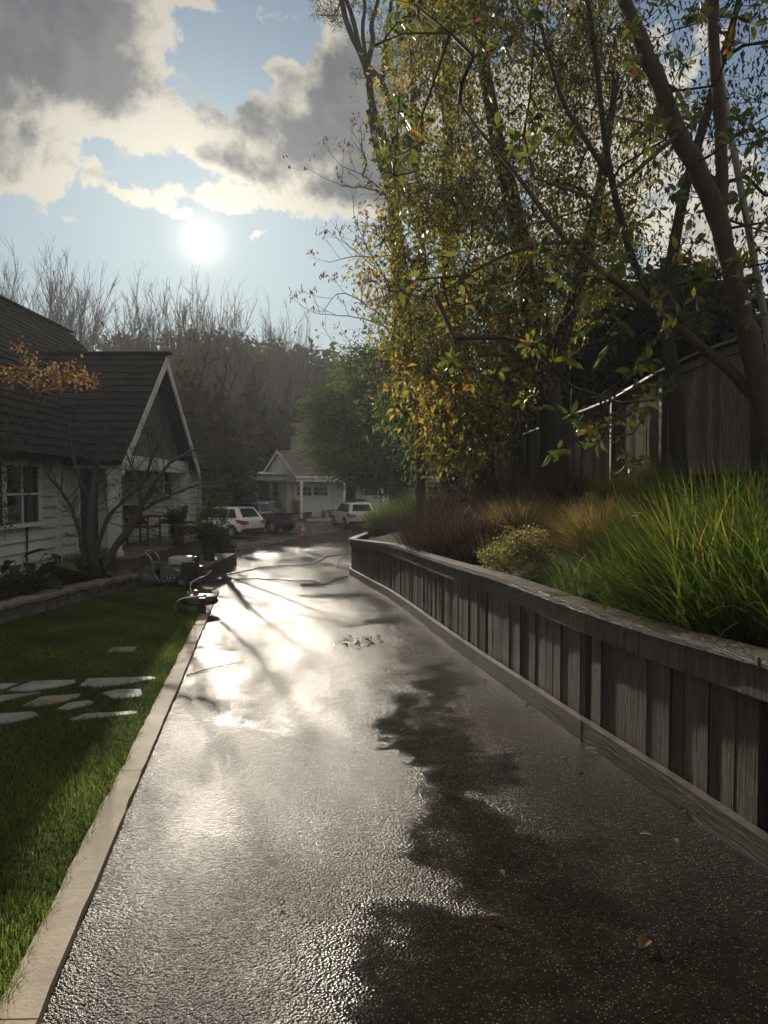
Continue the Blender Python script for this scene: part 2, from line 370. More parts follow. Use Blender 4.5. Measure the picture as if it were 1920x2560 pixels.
wood('log_wood', (.16, .09, .05), (.36, .24, .15), (.22, .14, .09), (10, 10, 2), .7)
wood('pale_slat', (.22, .17, .12), (.48, .38, .28), (.33, .25, .18), (12, 12, 2), .5)

def f_asphalt(T):
    p = geopos(T)
    vo = T.n('ShaderNodeTexVoronoi', {'Vector': p, 'Scale': 88.0}, feature='F1')
    vo2 = T.n('ShaderNodeTexVoronoi', {'Vector': p, 'Scale': 260.0}, feature='F1')
    vo3 = T.n('ShaderNodeTexVoronoi', {'Vector': p, 'Scale': 185.0}, feature='F1')
    patch = T.noise(p, .55, 5, .62, .4); p2 = T.noise(p, 2.4, 4, .6)
    wn = T.n('ShaderNodeTexNoise', {'Vector': p, 'Scale': 1.5, 'Detail': 3.5, 'Roughness': .55}).outputs['Color']
    wv = T.n('ShaderNodeVectorMath', {0: T.vm('SUBTRACT', wn, (.5, .5, .5)).outputs[0], 'Scale': 1.5}, operation='SCALE').outputs[0]
    sx = T.n('ShaderNodeSeparateXYZ', {0: T.vm('ADD', p, wv).outputs[0]})
    rag2 = T.noise(p, 4.5, 5, .65)
    # soaked film of water left by the washing: (x, y, half length, half width, direction, smoothness)
    film = None
    for (cx, cy, hl, hw, dg, wt) in ((.46, 4.0, 1.5, .16, 102, .9), (.66, 2.75, .9, .30, 115, 1.), (1.15, 2.15, .8, .48, 30, 1.), (.10, 2.32, .34, .17, 20, .9), (.45, 1.95, .9, .34, 0, 1.), (.62, 6.2, .9, .16, 80, .7), (-1.2, 12.6, 1.3, .3, 10, .45), (-.1, 9.6, .6, .16, 30, .5), (-.95, 5.2, .5, .14, 110, .5)):
        c, s_ = math.cos(math.radians(dg)), math.sin(math.radians(dg)); dx = T.m('SUBTRACT', sx.outputs[0], cx); dy = T.m('SUBTRACT', sx.outputs[1], cy)
        u = T.m('MULTIPLY_ADD', dx, c / hl, T.m('MULTIPLY', dy, s_ / hl)); v = T.m('MULTIPLY_ADD', dx, -s_ / hw, T.m('MULTIPLY', dy, c / hw))
        r2 = T.m('MULTIPLY_ADD', u, u, T.m('MULTIPLY', v, v))
        k = T.m('MULTIPLY', T.sst(r2, 2.5, .1), T.m('MULTIPLY', T.sst(rag2, .30, .62, .45, 1.0), wt)); film = k if film is None else T.m('MAXIMUM', film, k)
    flat = T.n('ShaderNodeMapping', {0: p, 'Scale': (1.0, .45, 1.0)}).outputs[0]
    damp = T.sst(T.noise(flat, .75, 5, .6, .5), .40, .60)
    c = T.mix(vo.outputs['Color'], (.005, .0045, .004), (.022, .018, .015))
    dry = T.sst(patch, .36, .70)
    c = T.mix(dry, c, T.mix(vo.outputs['Color'], (.012, .0095, .0075), (.042, .032, .024)))
    sparkle_chip = T.sst(T.n('ShaderNodeSeparateXYZ', {0: vo3.outputs['Color']}).outputs[0], .90, .96)  # pale stone chips that put sun sparkle into the base colour
    sparkle_chip = T.m('MULTIPLY', sparkle_chip, T.sst(vo3.outputs['Distance'], .55, .30))
    c = T.mix(sparkle_chip, c, (.30, .27, .245))
    c = T.mix(T.m('MULTIPLY', film, .6), c, (.006, .005, .0045))
    nof = T.m('SUBTRACT', 1.0, film)
    r = T.m('ADD', T.m('MULTIPLY_ADD', damp, -.05, .22), T.m('MULTIPLY', p2, .06))
    r = T.m('ADD', T.m('MULTIPLY', r, nof), T.m('MULTIPLY', film, .14))
    h = T.m('ADD', T.m('MULTIPLY', vo.outputs['Distance'], -1.0), T.m('MULTIPLY', vo2.outputs['Distance'], -.35))
    st = T.m('MULTIPLY', T.m('MULTIPLY_ADD', damp, -.20, 1.0), T.m('MULTIPLY_ADD', film, -.80, 1.0))
    nb = T.bump(h, st, .0034)
    big = T.bump(T.noise(p, 5.0, 3), .15, .02, nb)
    sp = T.m('MULTIPLY', T.m('MULTIPLY_ADD', damp, .034, .048), T.m('MULTIPLY_ADD', film, -.35, 1.0))
    return pbsdf(T, c, r, big, sp)
mat('asphalt', f_asphalt)

def f_court(T):
    p = geopos(T); br = T.n('ShaderNodeTexBrick', {'Vector': p, 'Color1': (.15, .095, .07, 1), 'Color2': (.10, .068, .052, 1), 'Mortar': (.06, .05, .045, 1), 'Scale': 2.5, 'Mortar Size': .012})
    nz = T.noise(p, .6, 4); wet = T.sst(nz, .5, .62)
    c = T.mix(T.m('MULTIPLY', wet, .5), br.outputs[0], (.04, .03, .026))
    return pbsdf(T, c, T.m('SUBTRACT', .6, T.m('MULTIPLY', wet, .42)), T.bump(T.noise(p, 30, 3), .4, .01), .5)
mat('court_paving', f_court)

def f_conc(name, c1, c2, sc=3.0, rough=.75, bumpy=.5, spec=.35):
    def f(T):
        p = geopos(T); n1 = T.noise(p, sc, 6, .62); n2 = T.noise(p, 60, 4, .6); n3 = T.noise(p, .8, 3)
        c = T.mix(T.sst(n1, .3, .7), c1, c2); c = T.mix(T.m('MULTIPLY', T.sst(n2, .5, .75), .35), c, tuple(x * .5 for x in c1))
        c = T.mix(T.m('MULTIPLY', T.sst(n3, .5, .7), .4), c, tuple(x * .7 for x in c1))
        return pbsdf(T, c, rough, T.bump(T.m('ADD', n1, T.m('MULTIPLY', n2, .35)), bumpy, .012), spec)
    return mat(name, f)
f_conc('kerb_concrete', (.27, .215, .155), (.37, .30, .22))
f_conc('flagstone', (.15, .15, .145), (.27, .265, .25), 5.0, .6)
f_conc('warm_stone', (.13, .11, .085), (.25, .21, .165), 5.0, .7)
f_conc('wall_stone', (.10, .088, .075), (.22, .195, .165), 6.0, .8, bumpy=.9)
f_conc('porch_stone', (.10, .085, .07), (.17, .145, .12), 4.0, .6)
f_conc('rock', (.05, .047, .042), (.14, .13, .115), 4.0, .85, bumpy=1.0)
f_conc('soil', (.012, .009, .007), (.035, .025, .018), 12.0, .95, bumpy=1.0, spec=.04)
f_conc('lawn_soil', (.016, .022, .008), (.034, .040, .014), 14.0, .95, bumpy=1.0, spec=.05)
f_conc('hill_ground', (.025, .030, .018), (.06, .055, .035), .05, .95, bumpy=.3)
f_conc('pale_drive', (.30, .27, .23), (.40, .37, .32), 1.5, .6)

def f_siding(T):
    p = geopos(T); nz = T.noise(p, 1.2, 4); c = T.mix(nz, (.50, .497, .488), (.63, .625, .612))
    return pbsdf(T, c, .55, T.bump(T.noise(p, 40, 3), .08, .01), .35)
mat('white_siding', f_siding)
plain('white_trim', (.64, .635, .62), .5, .05, 3)
plain('window_glass', (.012, .014, .016), .06, .2, 2, spec=.7)
plain('doorway_shade', (.012, .011, .010), .8)
def f_roof(name, c1, c2):
    def f(T):
        p = objco(T); t = tint(T); nz = T.noise(p, 3.0, 5, .62); n2 = T.noise(p, 30, 4, .6)
        c = T.mix(nz, c1, c2); c = T.mix(T.m('MULTIPLY', t, .5), c, tuple(x * .5 for x in c1)); c = T.mix(T.m('MULTIPLY', n2, .35), c, tuple(x * .45 for x in c1))
        return pbsdf(T, c, .85, T.bump(n2, .6, .02), 0.0)
    return mat(name, f)
f_roof('roof_shake', (.036, .036, .036), (.070, .069, .067))
f_roof('garage_shake', (.17, .155, .14), (.30, .28, .255))

plain('car_white', (.72, .72, .71), .25, .02, 2, coat=1.0)
plain('car_black', (.022, .023, .026), .25, .1, 2, coat=1.0)
plain('car_glass', (.012, .015, .017), .10, .1, 2, spec=.10)
plain('tyre_rubber', (.018, .018, .018), .8, .2, 10)
plain('rim_alloy', (.45, .45, .46), .3, .08, 10, metal=.9)
plain('dark_plastic', (.018, .018, .019), .55, .2, 10)
plain('tail_red', (.38, .018, .015), .2, .1, 10, coat=1.0)
plain('plate_white', (.65, .65, .62), .4, .05, 20)
plain('chrome', (.62, .62, .63), .18, .05, 10, metal=1.0)
plain('cone_orange', (.62, .075, .022), .5, .08, 10)
plain('white_band', (.75, .75, .73), .45, .05, 10)
plain('black_rubber', (.012, .012, .012), .5, .2, 20)
plain('steel_tube', (.35, .34, .33), .28, .1, 20, metal=.95)
plain('engine_grey', (.16, .16, .16), .45, .2, 20)
plain('engine_dark', (.025, .025, .026), .5, .3, 20)
plain('tank_white', (.50, .50, .48), .35, .05, 8, coat=.5)
plain('red_paint', (.30, .03, .02), .4, .1, 20)
plain('cushion', (.045, .04, .036), .9, .2, 40)
plain('rush_seat', (.16, .10, .055), .8, .2, 40, bump=.5)
plain('pot_grey', (.11, .10, .095), .7, .2, 8, bump=.3)
plain('pot_dark', (.035, .045, .04), .6, .2, 8, bump=.2)
plain('terracotta', (.20, .09, .05), .8, .2, 8, bump=.2)
plain('pole_grey', (.16, .155, .15), .6, .2, 4, bump=.4)
plain('petal', (.80, .78, .60), .6, .05, 30)
# ------------------------------------------------------------------ ground heights
def zd(Y):
    Y = np.asarray(Y, float); t = np.clip(Y - 32, 0, 8)
    z = -.034 * np.minimum(Y, 32) - .034 * (t - t * t / 16)
    return z + np.clip(.05 * (Y - 45.5), 0, .36)
def curb_x(Y): return -.65 - .184 * np.asarray(Y, float)
def zl(X, Y): return zd(Y) + .05 * np.clip(curb_x(Y) - .14 - X, 0, 4.0) + .004
def ground_hit(px, py, fn=lambda X, Y: zd(Y)):
    d = ray(px, py); t = 5.0
    for _ in range(60):
        Y = d[1] * t; X = d[0] * t
        tn = (float(fn(X, Y)) - CAMZ) / d[2]; t = .5 * t + .5 * tn
    return np.array([d[0] * t, d[1] * t, float(fn(d[0] * t, d[1] * t))])
G = ground_hit

# timber wall: foot line and top line
_wb = [(871, 1435), (912, 1459), (970, 1493), (1018, 1529), (1057, 1560), (1129, 1616), (1187, 1659), (1240, 1698), (1308, 1746), (1417, 1827), (1591, 1950), (1764, 2072), (1920, 2189)]
WB = np.array([G(*p) for p in _wb])
_wt = [(874, 1347), (968, 1358), (1021, 1375), (1103, 1400), (1226, 1436), (1460, 1516), (1634, 1573), (1920, 1651)]
_tb = np.interp([p[0] for p in _wt], [p[0] for p in _wb], WB[:, 1])
WT_Y = _tb; WT_Z = np.array([P(px, py, Y)[2] - float(zd(Y)) for (px, py), Y in zip(_wt, _tb)])
ext = WB[-1] + (WB[-1] - WB[-3]) / np.linalg.norm(WB[-1] - WB[-3]) * 4.5
ext[2] = float(zd(ext[1]))
far1 = np.array([-.42, 24.0, float(zd(24.))]); far2 = np.array([2.2, 28.0, float(zd(28.))])
WALL = np.array([far2, far1] + list(WB) + [ext])
def wall_x(Y): return np.interp(Y, WALL[::-1, 1], WALL[::-1, 0])
def wall_h(Y): return float(np.interp(Y, WT_Y[::-1], WT_Z[::-1]))
# back fence line: top edge seen in the picture
_ft = [(1130, 1178, 26.0), (1290, 1094, 20.3), (1536, 996, 14.7), (1660, 925, 12.3), (1760, 877, 11.0), (1890, 832, 9.9)]
FT = np.array([P(*p) for p in _ft]); FT = np.array(list(FT) + [FT[-1] + (FT[-1] - FT[-3]) * 1.2])
def fence_x(Y): return np.interp(Y, FT[::-1, 1], FT[::-1, 0])
def fence_top(Y): return np.interp(Y, FT[::-1, 1], FT[::-1, 2])
FENCE_H = 1.85
def zb(X, Y):                               # planted bank between timber wall and fence
    X = np.asarray(X, float); Y = np.asarray(Y, float)
    z0 = zd(Y) + .68; xw = wall_x(Y); xf = np.maximum(fence_x(Y), xw + 1.5); z1 = np.maximum(fence_top(Y) - FENCE_H, z0 + .1)
    z1 = np.minimum(z1, z0 + 1.4)
    t = np.clip((X - xw) / (xf - xw), 0, 1.6)
    return z0 + (z1 - z0) * t + .02 * np.sin(X * 3.1) * np.cos(Y * 2.3)

# ------------------------------------------------------------------ setting
def ground_z(X, Y):
    z = zd(np.minimum(Y, 60)) - .16
    hill = 30 * np.clip((Y - 85) / 110, 0, 1) ** 1.1 * (1 - .38 / (1 + np.exp(-(X + 22) / 9))) 
    side = 2.0 / (1 + np.exp(-(X - 14) / 2.0)) * np.clip((60 - Y) / 20, 0, 1)
    return z + hill + side + np.where(Y > 80, 1.2 * np.sin(X * .045 + 1) * np.cos(Y * .03), 0)
b = MB(); b.grid(lambda u, v: (u, v, ground_z(u, v)), np.concatenate([np.linspace(-420, -80, 14), np.linspace(-70, 70, 71), np.linspace(80, 420, 14)]),
                 np.concatenate([np.linspace(-60, 60, 61), np.linspace(64, 240, 45), np.linspace(250, 480, 12)]))
structure(b.build('ground', MATS['hill_ground'], smooth=True))

def strip(name, m, xl, xr, zfn, ys, n, dz=0.0):
    b = MB(); t = np.linspace(0, 1, n)
    b.grid(lambda Y, t: (xl(Y) + (xr(Y) - xl(Y)) * t, Y, zfn(xl(Y) + (xr(Y) - xl(Y)) * t, Y) + dz), ys, t)
    fl = b.Fs[0]; b.Fs[0] = fl[:, ::1]
    return structure(b.build(name, m, smooth=True))
_dl = [(-6, .45), (13.35, float(curb_x(13.35))), (13.6, -4.5), (17, -4.6), (21.7, -4.6), (26.5, -5.7), (39, -4.2), (44.7, -2.3), (50, 1.1)]
def dl(Y): return np.where(Y < 13.35, curb_x(Y) - .02, np.interp(Y, [p[0] for p in _dl], [p[1] for p in _dl]))
def dr(Y): return np.where(Y < 24, wall_x(Y) - .005, np.maximum(np.interp(Y, [24, 27.9, 30, 50], [-.42, 2.1, 4.5, 7]), dl(Y) + .01))
ys_d = np.sort(np.concatenate([np.linspace(-6, 50, 113), [13.34, 13.36, 13.6]]))
def zdrive(X, Y):
    c = (X - curb_x(Y)) ; return zd(Y) + .006 * np.sin(X * 1.7 + .4 * Y) * np.cos(Y * .9)
strip('driveway', MATS['asphalt'], dl, dr, zdrive, ys_d, 12)
strip('court', MATS['court_paving'], lambda Y: np.full_like(Y, -34.0), lambda Y: np.interp(Y, [24, 29, 34, 90], [-1.2, -1.0, 12, 16.0]), lambda X, Y: zd(Y), np.linspace(22, 66, 60), 14, -.03)
# lawn, sloping up a little to the left
ys_l = np.linspace(-6, 13.5, 50)
strip('lawn', MATS['lawn_soil'], lambda Y: np.interp(Y, [-6, 7.0, 7.6, 13.5], [-8, -8, -5.0, -4.85]), lambda Y: curb_x(Y) - .13, zl, ys_l, 24)
# kerb along the driveway
b = MB(); ys = np.linspace(-4, 13.3, 121); rk = np.random.default_rng(8); lo = -.142 + rk.normal(0, .004, 121); ro = rk.normal(0, .0022, 121); zk = .031 + rk.normal(0, .0012, 121)
for i in range(120):
    y0, y1 = ys[i], ys[i + 1] - (.007 if i % 14 == 13 else 0); j = i + 1
    q = lambda yy, o, dz: (float(curb_x(yy)) + o, yy, float(zd(yy)) + dz)
    b.hexa([q(y0, lo[i], -.1), q(y0, ro[i], -.1), q(y1, ro[j], -.1), q(y1, lo[j], -.1)], [q(y0, lo[i] + .004, zk[i]), q(y0, ro[i] - .006, zk[i] + .003), q(y1, ro[j] - .006, zk[j] + .003), q(y1, lo[j] + .004, zk[j])])
structure(b.build('kerb', MATS['kerb_concrete']))
# planted bank and flower bed soils
strip('bank', MATS['soil'], lambda Y: wall_x(Y) + .17, lambda Y: fence_x(Y) + 6, zb, np.linspace(-2, 27, 60), 26)
strip('bed_soil', MATS['soil'], lambda Y: np.full_like(Y, -6.3), lambda Y: np.full_like(Y, -4.72), lambda X, Y: zl(-4.7 + 0 * X, Y) + .22, np.linspace(5, 13.6, 14), 6)
strip('garden_soil', MATS['soil'], lambda Y: np.full_like(Y, -26.0), lambda Y: np.interp(Y, [13.45, 17, 21.7, 26.5, 27.5], [-4.4, -4.5, -4.5, -5.6, -6.5]), lambda X, Y: zd(Y) + .008, np.linspace(13.5, 27.5, 24), 12)

# ------------------------------------------------------------------ timber wall
tw = thing('timber_wall', 'long low weathered timber wall with cap board edging the wet driveway', 'wall', WALL[8])
seg = np.linalg.norm(np.diff(WALL[:, :2], axis=0), axis=1); S = np.concatenate([[0], np.cumsum(seg)])
def wpt(s):
    x = np.interp(s, S, WALL[:, 0]); y = np.interp(s, S, WALL[:, 1]); return np.array([x, y])
def wframe(s):
    t = unit(wpt(min(s + .25, S[-1])) - wpt(max(s - .25, 0))); return wpt(s), t, np.array([t[1], -t[0]])   # nrm points ...
_p, _t, _n = wframe(S[-1] * .5)
NSGN = 1.0 if _n[0] > 0 else -1.0           # + = into the bank
def wq(s, off, z):
    p, t, n = wframe(s); n = n * NSGN; q = p + n * off; return np.array([q[0], q[1], float(zd(p[1])) + z])
def wall_top(s): return wall_h(wpt(s)[1])
rw = np.random.default_rng(3)
# posts where the picture shows the dark gaps
_gaps = [(896, 1435), (935, 1450), (991, 1485), (1066, 1550), (1200, 1650), (1452, 1826), (1890, 2120)]
gs = []
for gx, gy in _gaps:
    xs_ = np.array([960 + (wpt(s)[0]) / wpt(s)[1] * F for s in S if 0 < wpt(s)[1]])
    ss = np.linspace(S[2], S[-1] - .5, 600); pxs = np.array([960 + wpt(s)[0] / wpt(s)[1] * F if wpt(s)[1] > 1 else 9999 for s in ss])
    gs.append(float(ss[np.argmin(np.abs(pxs - gx))]))
gs = [.05, gs[0] - 3.6, gs[0] - 1.8] + gs + [gs[-1] + 1.9]
gs = [g_ for g_ in gs if 0 <= g_ <= S[-1] - .1]
# boards, between the gaps
b = MB(); ends_ = sorted(gs) + [S[-1] + .03]
for g0, g1 in zip(ends_[:-1], ends_[1:]):
    s, stop = g0 + .05, g1 - .05
    while s < stop - .03:
        w_ = rw.uniform(.085, .15)
        if stop - s - w_ < .06: w_ = stop - s
        p0 = rw.uniform(.064, .078); p1 = p0 + rw.uniform(-.005, .005)
        h0, h1 = wall_top(s) - .16, wall_top(s + w_) - .16
        b.hexa([wq(s, p0, .05), wq(s + w_ - .005, p1, .05), wq(s + w_ - .005, .15, .05), wq(s, .15, .05)], [wq(s, p0, h0), wq(s + w_ - .005, p1, h1), wq(s + w_ - .005, .15, h1), wq(s, .15, h0)], rw.random())
        s += w_
b.build('board_panel', MATS['weathered_board'], tw)
for g_ in gs:
    b = MB(); h = wall_top(g_) - .162
    b.hexa([wq(g_ - .06, .16, -.1), wq(g_ + .06, .16, -.1), wq(g_ + .06, .20, -.1), wq(g_ - .06, .20, -.1)], [wq(g_ - .06, .16, h), wq(g_ + .06, .16, h), wq(g_ + .06, .20, h), wq(g_ - .06, .20, h)], rw.random())
    b.build('post', MATS['weathered_board'], tw)
# fascia lengths, cap lengths, base board lengths
def rail(name, m, o0, o1, z0f, z1f, lens, step=.35, top_jit=.004):
    b = MB(); s = 0.0; k = 0
    while s < S[-1] - .05:
        e = min(s + lens[k % len(lens)], S[-1]); n = max(2, int((e - s) / step)); ss = np.linspace(s, e - .006, n + 1); tn = rw.random(); dj = rw.uniform(-top_jit, top_jit); dz_ = rw.uniform(-top_jit, top_jit)
        for i in range(n):
            a, c = ss[i], ss[i + 1]
            b.hexa([wq(a, o0 + dj, z0f(a)), wq(c, o0 + dj, z0f(c)), wq(c, o1, z0f(c)), wq(a, o1, z0f(a))], [wq(a, o0 + dj, z1f(a) + dz_), wq(c, o0 + dj, z1f(c) + dz_), wq(c, o1, z1f(c) + dz_), wq(a, o1, z1f(a) + dz_)], tn)
        s = e; k += 1
    return b.build(name, m, tw)
rail('fascia', MATS['weathered_board'], .022, .062, lambda s: wall_top(s) - .19, lambda s: wall_top(s) - .043, [2.4, 2.1, 2.5, 2.3])
rail('cap_rail', MATS['weathered_cap'], -.012, .165, lambda s: wall_top(s) - .040, lambda s: wall_top(s), [2.5, 2.2, 2.4])
rail('base_board', MATS['base_board'], -.004, .055, lambda s: -.05, lambda s: .138, [2.4, 2.3, 2.6])

# ------------------------------------------------------------------ back fence
bf = thing('plank_fence', 'tall dark plank fence with pale sloping cap rail at the top of the bank', 'fence', (FT[2][0], FT[2][1], FT[2][2] - FENCE_H))
seg = np.linalg.norm(np.diff(FT[:, :2], axis=0), axis=1); FS = np.concatenate([[0], np.cumsum(seg)])
def fq(s, off, z):
    p = np.array([np.interp(s, FS, FT[:, 0]), np.interp(s, FS, FT[:, 1]), np.interp(s, FS, FT[:, 2])])
    a = np.array([np.interp(min(s + .2, FS[-1]), FS, FT[:, i]) for i in (0, 1)]) - np.array([np.interp(max(s - .2, 0), FS, FT[:, i]) for i in (0, 1)])
    t = unit(a); n = np.array([-t[1], t[0]]); n = n if n[0] > 0 else -n
    return np.array([p[0] + n[0] * off, p[1] + n[1] * off, p[2] + z])
b = MB(); s = 0
while s < FS[-1] - .15:
    w_ = rw.uniform(.13, .17); o = rw.uniform(.0, .018)
    e_ = s + w_ - .006; b.hexa([fq(s, o, -FENCE_H - .2), fq(e_, o + .004, -FENCE_H - .2), fq(e_, .03, -FENCE_H - .2), fq(s, .03, -FENCE_H - .2)], [fq(s, o, -.05), fq(e_, o + .004, -.05), fq(e_, .03, -.05), fq(s, .03, -.05)], rw.random()); b.hexa([fq(s - .02, .031, -FENCE_H - .2), fq(s + w_ - .021, .031, -FENCE_H - .2), fq(s + w_ - .021, .05, -FENCE_H - .2), fq(s - .02, .05, -FENCE_H - .2)], [fq(s - .02, .031, -.05), fq(s + w_ - .021, .031, -.05), fq(s + w_ - .021, .05, -.05), fq(s - .02, .05, -.05)], rw.random())
    s += w_
b.build('board_panel', MATS['fence_board'], bf)
for px_ in (1145, 1320, 1536, 1660, 1890):
    ss = np.linspace(0, FS[-1], 500); pxs = [960 + fq(q, 0, 0)[0] / fq(q, 0, 0)[1] * F for q in ss]; s = float(ss[np.argmin(np.abs(np.array(pxs) - px_))])
    b = MB(); b.hexa([fq(s - .05, -.095, -FENCE_H - .2), fq(s + .05, -.095, -FENCE_H - .2), fq(s + .05, -.004, -FENCE_H - .2), fq(s - .05, -.004, -FENCE_H - .2)], [fq(s - .05, -.095, -.055), fq(s + .05, -.095, -.055), fq(s + .05, -.004, -.055), fq(s - .05, -.004, -.055)], .9)
    b.build('post', MATS['weathered_board'], bf)
b = MB(); s = 0; k = 0
while s < FS[-1] - .05:
    e = min(s + 2.4, FS[-1]); n = 5; ss = np.linspace(s, e - .008, n + 1); tn = rw.random()
    for i in range(n):
        a, c = ss[i], ss[i + 1]
        b.hexa([fq(a, -.115, -.046), fq(c, -.115, -.046), fq(c, .10, -.046), fq(a, .10, -.046)], [fq(a, -.115, -.008), fq(c, -.115, -.008), fq(c, .10, .004), fq(a, .10, .004)], tn)
    s = e
b.build('cap_rail', MATS['fence_cap'], bf)
b = MB()
for a, c in zip(np.linspace(0, FS[-1] - .3, 24)[:-1], np.linspace(0, FS[-1] - .3, 24)[1:]):
    b.hexa([fq(a, -.022, -.20), fq(c, -.022, -.20), fq(c, -.002, -.20), fq(a, -.002, -.20)], [fq(a, -.022, -.058), fq(c, -.022, -.058), fq(c, -.002, -.058), fq(a, -.002, -.058)], .3)
b.build('fascia', MATS['fence_board'], bf)

# ------------------------------------------------------------------ roofs
def roof_plane(b, e0, e1, r0, r1, expo=.24, width=.28, thick=.035, jit=.012, rng=rw):
    e0, e1, r0, r1 = map(lambda q: np.array(q, float), (e0, e1, r0, r1))
    nrm = np.cross(e1 - e0, r0 - e0 if np.linalg.norm(r0 - e0) > .1 else r1 - e1); nrm /= np.linalg.norm(nrm)
    if nrm[2] < 0: nrm = -nrm
    L = np.linalg.norm((r0 + r1) / 2 - (e0 + e1) / 2); nc = max(3, int(L / expo))
    for c in range(nc):
        t0, t1 = c / nc, min(1, (c + 1.25) / nc)
        a0, a1 = e0 + (r0 - e0) * t0, e1 + (r1 - e1) * t0; b0, b1 = e0 + (r0 - e0) * t1, e1 + (r1 - e1) * t1
        n = max(1, int(np.linalg.norm(a1 - a0) / width)); cuts = np.concatenate([[0], np.sort(np.clip(np.arange(1, n) / n + rng.uniform(-.3, .3, max(0, n - 1)) / n, 0, 1)), [1]])
        for i in range(n):
            u, v = cuts[i], cuts[i + 1]
            if v - u < 1e-4: continue
            j = rng.uniform(-jit, jit); dn = unit(a0 - b0) * j
            p = [a0 + (a1 - a0) * u + nrm * (thick + rng.uniform(-.005, .005)) + dn, a0 + (a1 - a0) * v + nrm * (thick + rng.uniform(-.005, .005)) + dn, b0 + (b1 - b0) * v + nrm * .002, b0 + (b1 - b0) * u + nrm * .002,
                 a0 + (a1 - a0) * u - nrm * .02 + dn, a0 + (a1 - a0) * v - nrm * .02 + dn]
            b.add(p, [np.array([[0, 1, 2, 3]]), np.array([[4, 5, 1, 0]])], rng.random())
    k = -nrm * .08
    b.hexa([e0 + k, e1 + k, r1 + k, r0 + k], [e0 - nrm * .012, e1 - nrm * .012, r1 - nrm * .012, r0 - nrm * .012], .5)

def siding(b, p0, p1, z0, z1, out, expo=.19, lip=.048):    # lapped boards between two ground points
    p0 = np.array(p0, float); p1 = np.array(p1, float); out = np.array(out, float); n = int(math.ceil((z1 - z0) / expo))
    for i in range(n):
        a, c = z0 + i * expo, min(z1, z0 + (i + 1) * expo)
        q = lambda p, o, z: np.array([p[0] + out[0] * o, p[1] + out[1] * o, z])
        b.hexa([q(p0, 0, a), q(p1, 0, a), q(p1, lip, a), q(p0, lip, a)], [q(p0, 0, c), q(p1, 0, c), q(p1, .004, c), q(p0, .004, c)], rw.random())

# ------------------------------------------------------------------ the near house
HX = -6.2; FZ = .12
ho = thing('house', 'white clapboard house with shake roof and gabled porch beside the lawn', 'house', (HX, 16, -.4))
b = MB(); siding(b, (HX, 5.0), (HX, 24.0), -.55, 2.25, (1, 0)); b.box((HX - 4, 14.5, .8), (7.98, 19, 2.8)); b.build('wall', MATS['white_siding'], ho)
RX, RZ, EX, EZ = -10.0, 6.4, -5.72, 2.05
b = MB()
roof_plane(b, (EX, 4, EZ), (EX, 24.4, EZ), (RX, 4, RZ), (RX, 22.6, RZ))
roof_plane(b, (EX, 24.4, EZ), (-14.3, 24.4, EZ), (RX, 22.6, RZ), (RX - .01, 22.6, RZ))
roof_plane(b, (-14.3, 24.4, EZ), (-14.3, 4, EZ), (RX, 22.6, RZ), (RX, 4, RZ))
for y in np.arange(4, 22.6, .3): b.box((RX, y + .15, RZ + .035), (.20, .31, .05), 0, rw.random())
mr = b.build('main_roof', MATS['roof_shake'], ho)
GX, GY, GZ, GW, GE = -5.0, 16.45, 4.55, 2.79, 2.0
b = MB()
roof_plane(b, (-8.3, GY - GW, GE), (GX, GY - GW, GE), (-8.3, GY, GZ), (GX, GY, GZ))
roof_plane(b, (GX, GY + GW, GE), (-8.3, GY + GW, GE), (GX, GY, GZ), (-8.3, GY, GZ))
for x in np.arange(-8.2, GX - .1, .3): b.box((x + .15, GY, GZ + .03), (.31, .20, .05), 0, rw.random())
b.build('porch_roof', MATS['roof_shake'], ho)
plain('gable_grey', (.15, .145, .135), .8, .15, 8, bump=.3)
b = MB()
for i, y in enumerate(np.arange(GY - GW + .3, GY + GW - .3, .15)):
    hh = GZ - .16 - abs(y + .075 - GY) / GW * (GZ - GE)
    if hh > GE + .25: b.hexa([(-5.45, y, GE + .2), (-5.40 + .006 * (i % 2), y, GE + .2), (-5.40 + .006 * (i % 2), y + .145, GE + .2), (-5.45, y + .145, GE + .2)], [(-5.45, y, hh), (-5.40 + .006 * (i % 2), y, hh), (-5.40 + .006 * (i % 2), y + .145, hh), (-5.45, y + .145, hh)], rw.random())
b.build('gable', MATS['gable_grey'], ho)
for sgn in (-1, 1):
    b = MB(); a = np.array([GX - .02, GY, GZ - .03]); e = np.array([GX - .02, GY + sgn * (GW + .04), GE - .05]); dn = np.array([0, 0, -.26])
    b.hexa([a + dn, e + dn * .8, e + dn * .8 + [.035, 0, 0], a + dn + [.035, 0, 0]], [a, e, e + [.035, 0, 0], a + [.035, 0, 0]]); b.build('barge_board', MATS['white_trim'], ho)
b = MB(); b.box((-5.30, GY, 2.02), (.16, 2 * GW - .5, .30)); b.box((-5.75, GY - GW + .33, 2.02), (.75, .14, .28)); b.box((-5.75, GY + GW - .33, 2.02), (.75, .14, .28)); b.build('porch_beam', MATS['white_trim'], ho)
for y in (13.98, 18.9):
    b = MB(); b.box((-5.30, y, (FZ + 1.87) / 2), (.20, .20, 1.87 - FZ)); b.box((-5.30, y, FZ + .06), (.25, .25, .12)); b.box((-5.30, y, 1.80), (.25, .25, .06)); b.build('porch_post', MATS['white_trim'], ho)
b = MB(); b.box((-5.5, 16.5, FZ - .30), (1.36, 5.9, .6)); b.box((-5.46, 16.5, FZ + .02), (1.40, 6.0, .04)); b.build('porch_floor', MATS['porch_stone'], ho)
b = MB()
for y in (13.42, 20.85): b.box((HX + .035, y, .8), (.07, .16, 2.86))
